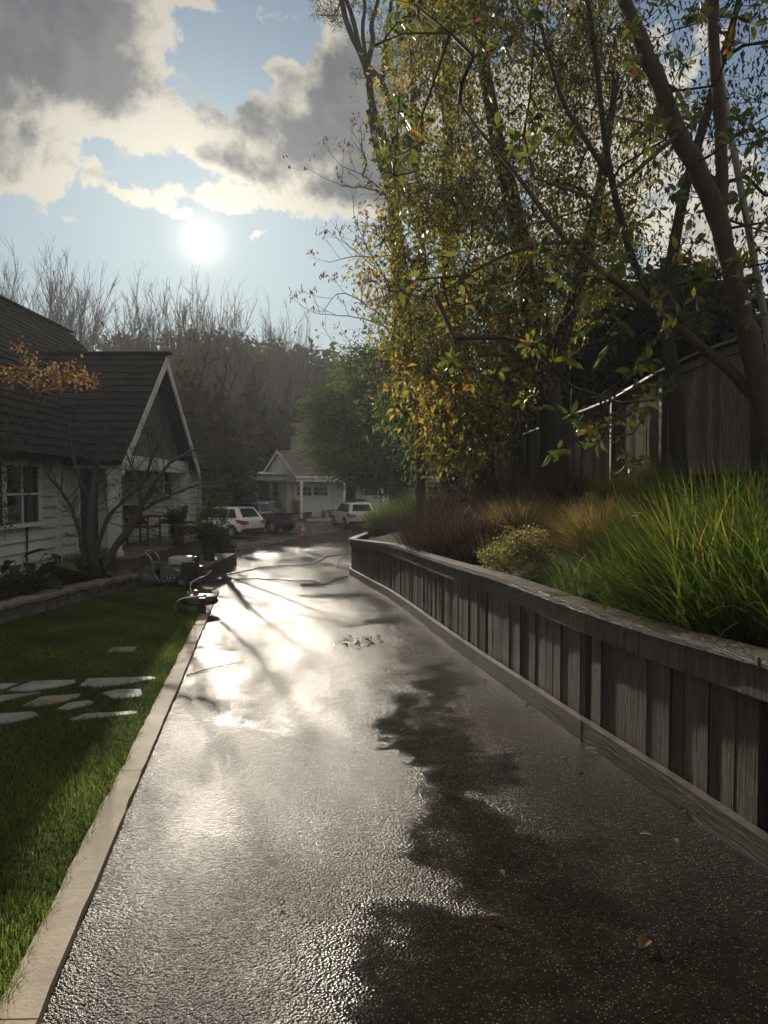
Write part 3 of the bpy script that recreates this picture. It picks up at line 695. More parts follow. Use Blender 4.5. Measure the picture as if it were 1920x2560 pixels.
b.box((HX + .05, 14.4, 2.2), (.10, 19, .14)); b.build('corner_board', MATS['white_trim'], ho)
def house_window(y0, y1, z0, z1, cols, rows, sash=1):
    b = MB(); x = HX + .068; fw = .09
    b.box((x, (y0 + y1) / 2, z0 - .05), (.12, y1 - y0 + .26, .07)); b.box((x, (y0 + y1) / 2, z1 + .05), (.07, y1 - y0 + .2, .10))
    for y in [y0 - fw / 2, y1 + fw / 2] + [y0 + (y1 - y0) * k / sash for k in range(1, sash)]: b.box((x, y, (z0 + z1) / 2), (.066, fw, z1 - z0 - .004))
    f = b.build('window', MATS['white_trim'], ho)
    b = MB()
    for k in range(1, cols * sash):
        if k % cols: b.box((x - .004, y0 + (y1 - y0) * k / (cols * sash), (z0 + z1) / 2), (.05, .026, z1 - z0))
    for k in range(1, rows): b.box((x - .002, (y0 + y1) / 2, z0 + (z1 - z0) * k / rows), (.046, y1 - y0, .032))
    g = b.build('muntin', MATS['white_trim']); g.parent = f
    b = MB(); b.box((x - .016, (y0 + y1) / 2, (z0 + z1) / 2), (.03, y1 - y0, z1 - z0)); g2 = b.build('pane', MATS['window_glass']); g2.parent = f
    for q in (g, g2): q.location = -Vector(ho.location)
house_window(10.3, 12.6, .92, 1.88, 2, 2, 2)
house_window(19.75, 20.5, 1.30, 1.95, 2, 2, 1)
plain('door_green', (.03, .038, .035), .5, .1, 5)
b = MB(); b.box((HX + .045, 14.75, FZ + 1.0), (.05, .92, 2.0), tint=.5); d_ = b.build('door', MATS['door_green'], ho)
b = MB(); b.box((HX + .055, 14.26, FZ + 1.0), (.08, .06, 2.02)); b.box((HX + .055, 15.24, FZ + 1.0), (.08, .06, 2.02)); q = b.build('door_frame', MATS['white_trim']); q.parent = d_; q.location = -Vector(ho.location)
b = MB(); b.lathe([(0, 0), (.028, .01), (.03, .03), (.0, .045)], (HX + .07, 15.1, FZ + 1.0), 10, 'x'); q = b.build('handle', MATS['chrome']); q.parent = d_; q.location = -Vector(ho.location)
st = thing('porch_step', 'broad flat stone step in front of the porch floor', 'step', (-4.4, 17.0, float(zd(17.))))
b = MB(); b.box((-4.42, 16.9, float(zd(17.)) + .09), (.74, 4.4, .30)); b.build('tread', MATS['porch_stone'], st); b = MB()
b.box((-4.40, 16.9, float(zd(17.)) + .265), (.80, 4.5, .05)); b.build('nosing', MATS['warm_stone'], st)

# stone edging of the flower bed
ew = thing('bed_wall', 'low dry stone wall with flat cap stones between lawn and flower bed', 'wall', (-4.85, 10, float(zl(-4.85, 10))))
b = MB(); y = 6.0
while y < 13.1:
    w_ = rw.uniform(.35, .75); zz = float(zl(-4.8, y + w_ / 2)) + .24; xo = rw.uniform(-.04, .04) + (.0 if y < 12 else (y - 12) * .12)
    pts = [(-5.02 + xo, y), (-4.70 + xo + rw.uniform(-.03, .03), y + rw.uniform(0, .03)), (-4.70 + xo + rw.uniform(-.03, .03), y + w_ - .012), (-5.02 + xo, y + w_ - .01)]
    b.hexa([(p[0], p[1], zz - .05) for p in pts], [(p[0], p[1], zz + rw.uniform(-.008, .008)) for p in pts], rw.random()); y += w_
b.build('cap_stones', MATS['warm_stone'], ew)
b = MB(); y = 6.0
while y < 13.05:
    w_ = rw.uniform(.22, .5); z0 = float(zl(-4.8, y + w_ / 2)); xo = 0 if y < 12 else (y - 12) * .12
    zc_ = z0 - .05
    while zc_ < z0 + .18:
        h_ = min(rw.uniform(.08, .14), z0 + .185 - zc_); q = rw.uniform(-.02, .02)
        b.box((-4.87 + xo + q, y + w_ / 2, zc_ + h_ / 2), (.22, w_ - .02, h_ - .01), rw.uniform(-.03, .03), rw.random()); zc_ += h_
    y += w_
b.build('stone_courses', MATS['wall_stone'], ew)

# ------------------------------------------------------------------ garage house
TH = math.radians(30); A0 = np.array([-6.14, 50.0]); UU = np.array([math.cos(TH), math.sin(TH)]); VV = np.array([-math.sin(TH), math.cos(TH)])
GB = -.86
def gp(u, v, z): q = A0 + UU * u + VV * v; return np.array([q[0], q[1], z])
gh = thing('garage_house', 'white garage building with grey shingle gable roof behind the parked cars', 'garage', gp(3, 4, GB))
def gbox(b, u0, u1, v0, v1, z0, z1, tint=.5): b.hexa([gp(u0, v0, z0), gp(u1, v0, z0), gp(u1, v1, z0), gp(u0, v1, z0)], [gp(u0, v0, z1), gp(u1, v0, z1), gp(u1, v1, z1), gp(u0, v1, z1)], tint)
GEZ = 2.22; GRZ = 4.12
b = MB(); gbox(b, .32, 21.6, 2.6, 6.7, GB, 2.55); b.build('wall', MATS['white_siding'], gh)
b = MB(); roof_plane(b, gp(-.1, -.05, GEZ), gp(22, -.05, GEZ), gp(-.1, 3.5, GRZ), gp(22, 3.5, GRZ), .33, .9, .06); roof_plane(b, gp(22, 7.05, GEZ), gp(-.1, 7.05, GEZ), gp(22, 3.5, GRZ), gp(-.1, 3.5, GRZ), .33, .9, .06); b.build('roof', MATS['garage_shake'], gh)
b = MB(); b.hexa([gp(.12, .1, GEZ), gp(.12, 6.9, GEZ), gp(.24, 6.9, GEZ), gp(.24, .1, GEZ)], [gp(.12, 3.45, GRZ - .12), gp(.12, 3.55, GRZ - .12), gp(.24, 3.55, GRZ - .12), gp(.24, 3.45, GRZ - .12)]); b.build('gable', MATS['white_siding'], gh)
for v in (-.05, 7.05):
    b = MB(); a = gp(-.13, 3.5, GRZ + .04); e = gp(-.13, v, GEZ + .02); du = np.array([*(UU * .06), 0]); dn = np.array([0, 0, -.2])
    b.hexa([a + dn, e + dn, e + dn + du, a + dn + du], [a, e, e + du, a + du]); b.build('barge_board', MATS['white_trim'], gh)
b = MB(); gbox(b, -.1, 22, -.16, -.06, GEZ - .16, GEZ - .02); b.build('gutter', MATS['white_trim'], gh)
b = MB(); gbox(b, .0, 21.6, .04, .20, GEZ - .42, GEZ - .15); gbox(b, .02, .20, .2, 6.9, GEZ - .40, GEZ - .02); b.build('porch_beam', MATS['white_trim'], gh)
for u in (.3, 3.7, 6.9, 10.2):
    b = MB(); gbox(b, u, u + .17, .04, .20, GB, GEZ - .42); gbox(b, u - .03, u + .2, .01, .23, GEZ - .55, GEZ - .43); b.build('porch_post', MATS['white_trim'], gh)
for u0 in (.85, 6.55, 12.4):
    b = MB(); gbox(b, u0, u0 + 3.0, 2.555, 2.598, GB + .02, 1.62)
    for k in range(4): gbox(b, u0 + .08 + k * .73, u0 + .73 + k * .73, 2.53, 2.553, GB + .12, GB + .95); 
    gd = b.build('garage_door', MATS['white_trim'], gh)
    for k in range(2):
        b = MB(); w0 = u0 + .28 + k * 1.32
        for i in range(2):
            for j in range(3): gbox(b, w0 + j * .39, w0 + j * .39 + .34, 2.52, 2.552, .78 + i * .33, 1.06 + i * .33)
        q = b.build('window', MATS['window_glass']); q.parent = gd; q.location = -Vector(gh.location)
b = MB(); gbox(b, 5.0, 6.0, 2.555, 2.598, GB + .02, 1.4); b.build('door', MATS['doorway_shade'], gh)  # dark panel painted as the shade inside the open doorway, no door leaf
b = MB()
for (v0, v1, z0, z1) in ((4.05, 5.35, GB + .3, 1.62),):
    gbox(b, .26, .318, v0, v1, z0, z1); wn_ = b.build('window', MATS['white_trim'], gh); b = MB()
    for i in range(2):
        for j in range(4): gbox(b, .235, .258, v0 + .10 + i * .58, v0 + .62 + i * .58, z0 + .10 + j * .56, z0 + .60 + j * .56)
    q = b.build('pane', MATS['window_glass']); q.parent = wn_; q.location = -Vector(gh.location)
b = MB(); gbox(b, -.2, 22, -.3, 2.55, GB - .5, GB); b.build('porch_slab', MATS['pale_drive'], gh)
b = MB(); gbox(b, 3.0, 13, 4.2, 8.4, 2.2, 5.55); b.build('upper_wall', MATS['white_siding'], gh)
b = MB(); roof_plane(b, gp(2.0, 3.4, 5.45), gp(14, 3.4, 5.45), gp(2.0, 6.3, 6.5), gp(14, 6.3, 6.5), .33, .9, .06); roof_plane(b, gp(14, 9.2, 5.45), gp(2, 9.2, 5.45), gp(14, 6.3, 6.5), gp(2, 6.3, 6.5), .33, .9, .06); gbox(b, 2.0, 14, 3.36, 3.46, 5.32, 5.52); b.build('upper_roof', MATS['garage_shake'], gh)
# patio cover to its left
pc = thing('patio_cover', 'white flat patio cover with corrugated top left of the garage gable', 'pergola', (-9.5, 53, GB))
b = MB(); b.hexa([(-11.6, 52.3, 1.98), (-7.15, 52.0, 1.9), (-7.15, 52.12, 1.9), (-11.6, 52.42, 1.98)], [(-11.6, 52.3, 2.42), (-7.15, 52.0, 2.25), (-7.15, 52.12, 2.25), (-11.6, 52.42, 2.42)]); b.build('beam', MATS['white_trim'], pc)
b = MB()
b.grid(lambda u, v: (u, 51.8 + v, 2.50 - (u + 11.6) * .038 + .04 * np.sin(u * 22) + v * .05), np.linspace(-11.9, -6.9, 120), np.linspace(0, 3.4, 5)); b.build('corrugated_sheet', MATS['white_band'], pc)
for x in (-11.4, -9.8):
    b = MB(); b.box((x, 52.36 if x < -11 else 55.0, .55), (.14, .14, 2.85)); b.build('post', MATS['white_trim'], pc)
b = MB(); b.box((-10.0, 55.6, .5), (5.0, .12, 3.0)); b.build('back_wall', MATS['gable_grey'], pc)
# ------------------------------------------------------------------ tree building
def polyline(pix):                          # [(px, py, depth), ...] -> world points
    return np.array([P(*p) for p in pix])
def smooth_line(pts, n):
    pts = np.asarray(pts, float); s = np.concatenate([[0], np.cumsum(np.linalg.norm(np.diff(pts, axis=0), axis=1))]); q = np.linspace(0, s[-1], n)
    out = np.stack([np.interp(q, s, pts[:, i]) for i in range(3)], 1)
    for _ in range(2): out[1:-1] = .25 * out[:-2] + .5 * out[1:-1] + .25 * out[2:]
    return out
class Skeleton:
    """limbs grown from trunk lines out to the leaf clusters"""
    def __init__(s): s.N = []; s.par = []; s.rmin = []
    def line(s, pts, r, par=-1):
        r = np.broadcast_to(r, (len(pts),))
        for q, rr in zip(pts, r):
            s.N.append(np.array(q)); s.par.append(par); s.rmin.append(rr); par = len(s.N) - 1
        return par
    def near(s, q): return int(np.argmin(np.linalg.norm(np.array(s.N) - q, axis=1)))
    def attach(s, rng, c, wob=.12, rise=.35, maxr=99.):
        A = np.array(s.N); d = A - c; dist = np.linalg.norm(d, axis=1) + rise * np.clip(d[:, 2], 0, None)
        i = int(np.argmin(dist)); L = np.linalg.norm(d[i])
        if L < .05: return
        n = max(2, min(7, int(L / .35))); p0 = A[i]; par = i; off = rng.normal(0, wob, 3) * L
        for k in range(1, n + 1):
            t = k / n; q = p0 + (c - p0) * t + off * math.sin(math.pi * t) + np.array([0, 0, -.10 * L * math.sin(math.pi * t)]) + (rng.normal(0, .025, 3) * L if k < n else 0)
            s.N.append(q); s.par.append(par); s.rmin.append(0.0); par = len(s.N) - 1
    def draw(s, b, tip=.006, power=.5, k=5):
        n = len(s.N); cnt = np.zeros(n); 
        haschild = np.zeros(n, bool)
        for i in range(n):
            if s.par[i] >= 0: haschild[s.par[i]] = True
        for i in range(n - 1, -1, -1):
            if not haschild[i]: cnt[i] = 1
            if s.par[i] >= 0: cnt[s.par[i]] += cnt[i]
        R = np.maximum(tip * cnt ** power, np.array(s.rmin))
        for i in range(n):
            if s.par[i] >= 0 and s.rmin[i] == 0: R[i] = min(R[i], R[s.par[i]] * .95)
        idx = [i for i in range(n) if s.par[i] >= 0]
        thick = [i for i in idx if R[i] > .02 and s.rmin[i] == 0]; thin = [i for i in idx if R[i] <= .02 and s.rmin[i] == 0]
        A = np.array(s.N)
        for i in thick: b.tube([A[s.par[i]], A[i]], [min(R[s.par[i]], R[i] * 1.3), R[i]], k, cap=False)
        if thin: b.segs(A[[s.par[i] for i in thin]], A[thin], np.minimum(R[[s.par[i] for i in thin]], R[thin] * 1.4), R[thin])
def trunk(b, pts, radii, k=10, n=24, knob=.06, rng=RNG):
    q = smooth_line(pts, n); r = np.interp(np.linspace(0, 1, n), np.linspace(0, 1, len(radii)), radii) * (1 + rng.normal(0, knob, n))
    q[1:-1] += rng.normal(0, .15, (n - 2, 3)) * r[1:-1, None] * .6
    b.tube(q, r, k); return q, r
def leaf_cloud(b, rng, centers, rad, per, L, W, droop=.6, oval=False, bt=None, tw=.003, tlo=0., thi=1., flat=1.0, curl=.12, fold=.25):
    for c, r in zip(centers, np.broadcast_to(rad, (len(centers),))):
        n = max(3, int(per * rng.uniform(.6, 1.4)))
        q = c + rng.normal(0, 1, (n, 3)) * r * np.array([.6, .6, .5 * flat])
        D = unit(rng.normal(0, 1, (n, 3))) + (q - c) / r * .5 + np.array([0, 0, -droop]); Nn = unit(rng.normal(0, .55, (n, 3)) + np.array([0, 0, 1.]))
        ll = L * rng.uniform(.65, 1.25, n); base = rng.uniform(tlo, thi)
        b.leaves(q, D, Nn, ll, ll * W / L * rng.uniform(.8, 1.2, n), np.clip(base + rng.normal(0, .22, n), 0, 1), oval, fold, curl)
        if bt is not None:
            m = max(2, n // 4); e = q[:m]; mid = c + (e - c) * .55 + rng.normal(0, .06, (m, 3)) * r
            bt.segs(np.repeat(c[None], m, 0), mid, tw * 1.4, tw); bt.segs(mid, e, tw, tw * .6)
def region_samples(rng, n, lo, hi, left, right, Y, sY, dens=None, jag=0.0):
    """n points spread through a crown seen between left(py) and right(py), py in lo..hi, with real depth"""
    out = []
    while len(out) < n:
        py = rng.uniform(lo, hi); a, c = left(py), right(py); px = rng.uniform(min(lx for lx in (left(lo), left(hi), left((lo + hi) / 2))) - 60, max(right(lo), right(hi), right((lo + hi) / 2)) + 60)
        if not a + jag * (30 * math.sin(py / 47) + 22 * math.sin(py / 21 + 1)) < px < c: continue
        if dens is not None and rng.random() > dens(px, py): continue
        out.append(P(px, py, rng.normal(Y, sY)))
    return np.array(out)
def curve(*pts): return lambda y: float(np.interp(y, [p[0] for p in pts], [p[1] for p in pts]))

# ------------------------------------------------------------------ the yellow-leaved tree by the fence
rng = np.random.default_rng(11)
t1 = thing('broadleaf_tree', 'tall dense tree with small yellow and olive leaves rising behind the tan grass clumps', 'tree', P(1385, 1245, 14.6))
bw = MB(); sk = Skeleton()
q, r = trunk(bw, polyline([(1390, 1300, 14.6), (1385, 1150, 14.6), (1372, 980, 14.6), (1340, 800, 14.6), (1290, 560, 14.7), (1230, 300, 14.8), (1190, 20, 15), (1170, -300, 15)]), [.33, .27, .25, .20, .16, .12, .08, .05], rng=rng); sk.line(q, r * .8)
q, r = trunk(bw, polyline([(1372, 985, 14.6), (1400, 860, 14.4), (1450, 690, 14.2), (1500, 480, 14), (1540, 200, 14)]), [.18, .15, .12, .09, .05], rng=rng); sk.line(q, r * .8)
q, r = trunk(bw, polyline([(1368, 940, 14.6), (1290, 850, 14.4), (1190, 760, 14.2), (1100, 640, 14)]), [.14, .11, .08, .05], rng=rng); sk.line(q, r * .8)
lf = curve((-300, 1060), (0, 1000), (200, 985), (400, 965), (600, 968), (800, 955), (900, 970), (1000, 1010), (1100, 1080), (1170, 1130))
rt = curve((-300, 1540), (0, 1550), (300, 1630), (600, 1610), (750, 1490), (950, 1330), (1100, 1260), (1170, 1240))
dn = lambda px, py: (1.0 if py > 380 else .75) * (1.0 if px < 1400 else .7) * (.5 if px < 1015 else 1.0)
cs = region_samples(rng, 380, -300, 1150, lf, rt, 14.6, 1.5, dn, 1.0)
for c in cs[np.argsort(np.linalg.norm(cs - P(1370, 900, 14.6), axis=1))]: sk.attach(rng, c)
sk.draw(bw, .007); bl = MB()
leaf_cloud(bl, rng, cs, .48, 125, .115, .052, .9, bt=bw, tlo=.10, thi=.75)
cs2 = region_samples(rng, 42, 560, 1050, curve((560, 930), (800, 905), (950, 960), (1050, 1000)), curve((560, 1100), (1050, 1200)), 13.6, .7)
for c in cs2: sk.attach(rng, c)
leaf_cloud(bl, rng, cs2, .38, 60, .11, .05, 1.0, bt=bw, tlo=.5, thi=.92)
bw.build('trunk', MATS['dark_bark'], t1, True); bl.build('crown', MATS['golden_leaf'], t1)

# dark understorey tree left of it
rng = np.random.default_rng(12)
t = thing('broadleaf_tree', 'dark green leafy tree in shade between the red grasses and the yellow tree', 'tree', P(1215, 1260, 19))
bw = MB(); sk = Skeleton(); q, r = trunk(bw, polyline([(1215, 1290, 19), (1212, 1150, 19), (1200, 1000, 19), (1150, 850, 19), (1120, 700, 19)]), [.34, .27, .22, .15, .08], rng=rng); sk.line(q, r * .7)
q, r = trunk(bw, polyline([(1300, 1280, 18), (1290, 1100, 18), (1300, 900, 18)]), [.2, .16, .1], rng=rng); sk.line(q, r * .7)
cs = region_samples(rng, 45, 760, 1230, curve((760, 1010), (1000, 990), (1100, 1000), (1230, 1080)), curve((760, 1250), (850, 1150), (1000, 1130), (1080, 1150), (1230, 1180)), 19.5, 1.3)
for c in cs: sk.attach(rng, c)
bl = MB(); leaf_cloud(bl, rng, cs, .75, 130, .14, .065, .5, bt=bw, tw=.004, tlo=.1, thi=.8)
sk.draw(bw, .008); bw.build('trunk', MATS['dark_bark'], t, True); bl.build('crown', MATS['green_leaf'], t)

# rounded dense green tree over the garage end
rng = np.random.default_rng(13)
t = thing('broadleaf_tree', 'dense feathery green tree overhanging the garage roof and white suv', 'tree', P(1010, 1330, 37))
bw = MB(); sk = Skeleton(); q, r = trunk(bw, polyline([(1010, 1345, 37), (1000, 1250, 37), (985, 1130, 37), (950, 1000, 37)]), [.35, .28, .2, .1], rng=rng); sk.line(q, r * .7)
cs = region_samples(rng, 170, 885, 1222, curve((885, 880), (950, 805), (1050, 770), (1150, 800), (1200, 860), (1265, 985)), curve((885, 1020), (1050, 1060), (1265, 1050)), 37, 2.0, None, .8)
for c in cs: sk.attach(rng, c)
bl = MB(); leaf_cloud(bl, rng, cs, .80, 190, .20, .085, .3, bt=bw, tw=.008, tlo=.2, thi=.85)
sk.draw(bw, .014); bw.build('trunk', MATS['dark_bark'], t, True); bl.build('crown', MATS['green_leaf'], t)

# ------------------------------------------------------------------ near magnolia
rng = np.random.default_rng(14)
t = thing('magnolia_tree', 'near broad-leaved magnolia with thick leaning forked trunk and large glossy leaves', 'tree', P(1975, 1290, 6.4))
bw = MB(); sk = Skeleton()
q, r = trunk(bw, polyline([(1990, 1420, 6.4), (1945, 1150, 6.4), (1905, 1000, 6.4), (1850, 760, 6.4), (1808, 590, 6.4), (1785, 510, 6.4), (1735, 410, 6.4), (1660, 250, 6.4), (1605, 110, 6.4), (1545, -40, 6.4), (1450, -300, 6.4)]), [.125, .110, .100, .092, .086, .084, .080, .076, .062, .055, .03], 12, 40, .04, rng); sk.line(q, r * .6)
q, r = trunk(bw, polyline([(1800, 540, 6.45), (1806, 430, 6.45), (1800, 300, 6.5), (1786, 150, 6.5), (1780, -20, 6.5), (1770, -300, 6.6)]), [.062, .052, .050, .047, .044, .03], 10, 24, .04, rng); sk.line(q, r * .6)
q, r = trunk(bw, polyline([(1930, 1060, 6.4), (1860, 955, 6.5), (1760, 872, 6.6), (1600, 745, 6.8), (1480, 660, 6.9), (1390, 575, 7.0), (1280, 420, 7.1), (1200, 330, 7.2), (1130, 230, 7.3)]), [.055, .050, .044, .038, .032, .027, .020, .014, .007], 9, 34, .05, rng); sk.line(q, r * .7)
q, r = trunk(bw, polyline([(1420, 605, 6.98), (1330, 610, 6.6), (1210, 660, 6.3), (1090, 740, 6.1)]), [.022, .018, .012, .006], 7, 16, .05, rng); sk.line(q, r * .7)
q, r = trunk(bw, polyline([(1700, 330, 6.4), (1600, 420, 6.0), (1480, 520, 5.7), (1330, 560, 5.5)]), [.022, .018, .012, .006], 7, 16, .05, rng); sk.line(q, r * .7)
spots = [(960, 130), (1040, 330), (985, 395), (960, 400), (1000, 250), (1010, 75), (1030, 20), (1100, 80), (1180, 60), (1230, 40), (1340, 50), (1240, 120), (1170, 130), (1310, 340), (1330, 300), (1290, 360), (1350, 380), (1420, 350), (1340, 345), (1060, 600), (1110, 640), (1150, 700), (1040, 700),
         (1090, 770), (1180, 760), (1130, 830), (1010, 720), (1250, 720), (1300, 740), (1280, 820), (1240, 690), (1360, 780), (1400, 700), (1210, 900), (1130, 900), (1180, 960), (1390, 900), (1340, 860), (1310, 1000), (1350, 1020), (1440, 1030), (1500, 990), (1480, 1060), (1440, 1100), (1400, 1130), (1500, 1100), (1540, 1110),
         (1530, 1060), (1560, 1140), (1590, 1030), (1600, 960), (1640, 1000), (1620, 900), (1680, 970), (1660, 820), (1690, 790), (1650, 780), (1560, 820), (1520, 760), (1600, 700), (1490, 690), (1470, 730), (1440, 600), (1370, 640), (1000, 540), (985, 440), (1010, 300), (1600, 170), (1560, 60), (1640, 300), (1600, 280), (1625, 360), (1700, 220), (1690, 130),
         (1830, 110), (1880, 60), (1860, 240), (1900, 330), (1840, 340), (1750, 40), (1730, 300), (1880, 440), (1850, 500), (1900, 560), (1870, 640), (1650, 440), (1640, 520), (1700, 640), (1740, 600), (1760, 700), (1860, 700), (1890, 800), (1730, 660), (1540, 640), (1580, 560)]
cs = []
for (px, py) in spots:
    for k in range(2): cs.append(P(px + rng.normal(0, 28 * k), py + rng.normal(0, 28 * k), rng.normal(6.0 if px > 1250 else 6.6, .45)))
for k in range(60): cs.append(P(rng.uniform(950, 2150), rng.uniform(-330, 60), rng.normal(6.4, .6)))
for k in range(26): cs.append(P(rng.uniform(1900, 2250), rng.uniform(0, 900), rng.normal(6.4, .6)))
cs = np.array(cs)
for c in cs[np.argsort(rng.random(len(cs)))]: sk.attach(rng, c, .10, .15)
bl = MB()
for c in cs:                                # leaf rosettes
    n = rng.integers(3, 10); th = np.arange(n) * 2.4 + rng.normal(0, .4, n) + rng.uniform(0, 6); ax = unit(rng.normal(0, .6, 3) + np.array([0, 0, .5])); e1 = unit(np.cross(ax, [1, .2, .1])); e2 = np.cross(ax, e1); o = rng.uniform(.15, .9, n)
    D = np.cos(th)[:, None] * e1 + np.sin(th)[:, None] * e2 + ax * o[:, None] + np.array([0, 0, -.35]); ll = rng.uniform(.08, .138, n)
    tn = np.clip(rng.choice([.3, .45, .55], 1)[0] + rng.normal(0, .16, n) + (rng.random(n) < .04) * .5, 0, 1)
    bl.leaves(c + unit(D) * .012 + rng.normal(0, .012, (n, 3)), D, ax + rng.normal(0, .25, (n, 3)), ll, ll * rng.uniform(.38, .48, n), tn, True, .16, .22)
sk.draw(bw, .0042, .5, 6); bw.build('trunk', MATS['red_bark'], t, True); bl.build('crown', MATS['magnolia_leaf'], t, True)

# dark fine-leaved tree at the upper right
rng = np.random.default_rng(15)
t = thing('broadleaf_tree', 'airy dark tree of small drooping leaves and fine twigs at the upper right', 'tree', P(1690, 1150, 9.4))
bw = MB(); sk = Skeleton()
q, r = trunk(bw, polyline([(1700, 1230, 9.4), (1690, 1000, 9.4), (1660, 800, 9.4), (1690, 560, 9.4), (1760, 300, 9.3), (1850, 0, 9.2), (1900, -250, 9.2)]), [.12, .10, .08, .07, .055, .04, .02], 8, 24, .05, rng); sk.line(q, r * .7)
q, r = trunk(bw, polyline([(1665, 800, 9.4), (1580, 660, 9.4), (1520, 420, 9.3), (1490, 150, 9.3), (1440, -200, 9.3)]), [.06, .05, .04, .03, .02], 8, 20, .05, rng); sk.line(q, r * .7)
q, r = trunk(bw, polyline([(1520, 440, 9.3), (1400, 250, 9.3), (1350, 60, 9.3), (1300, -200, 9.3)]), [.035, .03, .022, .01], 7, 16, .05, rng); sk.line(q, r * .7)
cs = region_samples(rng, 190, -300, 740, curve((-300, 1250), (0, 1300), (300, 1420), (500, 1500), (740, 1560)), curve((-300, 2150), (400, 2150), (740, 2050)), 9.3, .9)
for c in cs: sk.attach(rng, c, .16)
bl = MB(); leaf_cloud(bl, rng, cs, .42, 34, .085, .034, 1.6, bt=bw, tw=.003, tlo=.1, thi=.7)
sk.draw(bw, .006); bw.build('trunk', MATS['dark_bark'], t, True); bl.build('crown', MATS['dark_leaf'], t)

# leaning grey pole behind the magnolia
pl = polyline([(1935, 900, 8.0), (1912, 800, 8.0), (1862, 520, 8.0), (1806, 230, 8.0), (1770, -20, 8.0), (1730, -320, 8.0)])
t = thing('pole', 'slim straight grey pole leaning behind the forked magnolia trunk', 'pole', pl[0] - np.array([0, 0, 1.5]))
b = MB(); q = smooth_line(np.vstack([pl[0] - np.array([0, 0, 2.0]) + [.15, 0, 0], pl]), 18); b.tube(q, np.linspace(.042, .032, 18), 12); b.build('shaft', MATS['pole_grey'], t, True)
b = MB(); c = P(1918, 838, 7.9); b.tube([c + [-.55, -1.4, -.02], c + [-.2, -.6, .02], c + [.05, 0, 0]], .012, 6); b.build('strap', MATS['black_rubber'], t)

# ------------------------------------------------------------------ pruned pines
def pine(label, lines, tufts, base, seed):
    rg = np.random.default_rng(seed); t = thing('pine_tree', label, 'tree', base); bw = MB(); bl = MB(); sk = Skeleton()
    for pix, rr in lines:
        q, r = trunk(bw, polyline(pix), rr, 8, 5 * len(pix), .05, rg); sk.line(q, r * .7)
    cs = np.array([P(px + rg.normal(0, s), py + rg.normal(0, s * .7), Y + rg.normal(0, .5)) for (px, py, Y, s, n) in tufts for _ in range(n)])
    for c in cs: sk.attach(rg, c, .12)
    for c in cs:
        n = 42; D = unit(rg.normal(0, 1, (n, 3)) + np.array([0, 0, .1])); q0 = c + rg.normal(0, .10, (n, 3)); bl.leaves(q0, D, unit(rg.normal(0, 1, (n, 3))), rg.uniform(.14, .26, n), .014, rg.random(n), False, 0, .1)
    sk.draw(bw, .008); bw.build('trunk', MATS['dark_bark'], t, True); bl.build('crown', MATS['pine_needle'], t)
Yp = 24.0
pine('tall pruned pine with bare forked limbs left of the yellow tree', [
    ([(1000, 1260, Yp), (1002, 900, Yp), (992, 640, Yp), (982, 500, Yp), (967, 360, Yp), (930, 272, Yp), (918, 168, Yp), (898, 128, Yp), (870, 70, Yp), (848, -20, Yp), (830, -140, Yp)], [.32, .30, .27, .24, .22, .19, .16, .13, .10, .09, .05]),
    ([(900, 130, Yp), (886, 57, Yp), (862, -10, Yp), (850, -120, Yp)], [.09, .075, .06, .03]), ([(917, 160, Yp), (909, 111, Yp), (906, 62, Yp), (913, 25, Yp), (905, -60, Yp)], [.08, .065, .06, .05, .03]),
    ([(918, 160, Yp), (934, 97, Yp), (927, 62, Yp), (943, 15, Yp), (950, -80, Yp)], [.10, .085, .075, .06, .03]), ([(990, 560, Yp), (990, 370, Yp), (977, 264, Yp), (953, 200, Yp), (921, 169, Yp)], [.17, .15, .14, .12, .11]),
    ([(972, 470, Yp), (941, 370, Yp), (928, 298, Yp), (921, 276, Yp)], [.13, .12, .10, .09]), ([(938, 352, Yp), (923, 349, Yp)], [.06, .055]), ([(928, 305, Yp), (919, 303, Yp)], [.06, .055]), ([(955, 200, Yp), (965, 120, Yp), (975, 40, Yp), (985, -100, Yp)], [.08, .07, .06, .03])],
    [(815, 25, Yp, 20, 9), (850, 60, Yp, 12, 5), (885, 10, Yp, 25, 8), (930, 30, Yp, 20, 6), (960, 90, Yp, 16, 6), (985, 170, Yp, 15, 6), (880, -80, Yp, 60, 26), (975, -60, Yp, 40, 14), (893, 185, Yp, 5, 2), (938, 205, Yp, 6, 3), (995, 250, Yp, 14, 4)], P(1000, 1300, Yp), 21)
Yq = 22.0
pine('tall dark pine with several upright limbs showing through the yellow tree', [
    ([(1125, 1270, Yq), (1122, 700, Yq), (1116, 480, Yq), (1120, 316, Yq), (1116, 80, Yq), (1128, -20, Yq), (1135, -200, Yq)], [.28, .24, .22, .2, .17, .15, .06]), ([(1118, 300, Yq), (1066, 104, Yq), (1092, 0, Yq), (1100, -140, Yq)], [.12, .11, .10, .05]), ([(1068, 110, Yq), (1058, 0, Yq), (1050, -130, Yq)], [.08, .07, .04]),
    ([(1060, 700, Yq), (1035, 300, Yq), (1030, 120, Yq), (1018, 0, Yq), (1010, -120, Yq)], [.14, .11, .09, .07, .03]), ([(1116, 90, Yq), (1160, 60, Yq), (1190, -20, Yq), (1210, -150, Yq)], [.08, .07, .05, .03])],
    [(1010, 60, Yq, 25, 9), (1080, 30, Yq, 40, 12), (1150, 20, Yq, 40, 12), (1080, -100, Yq, 80, 26), (990, 130, Yq, 20, 7), (1150, 120, Yq, 30, 6), (1200, -60, Yq, 60, 12)], P(1125, 1300, Yq), 22)

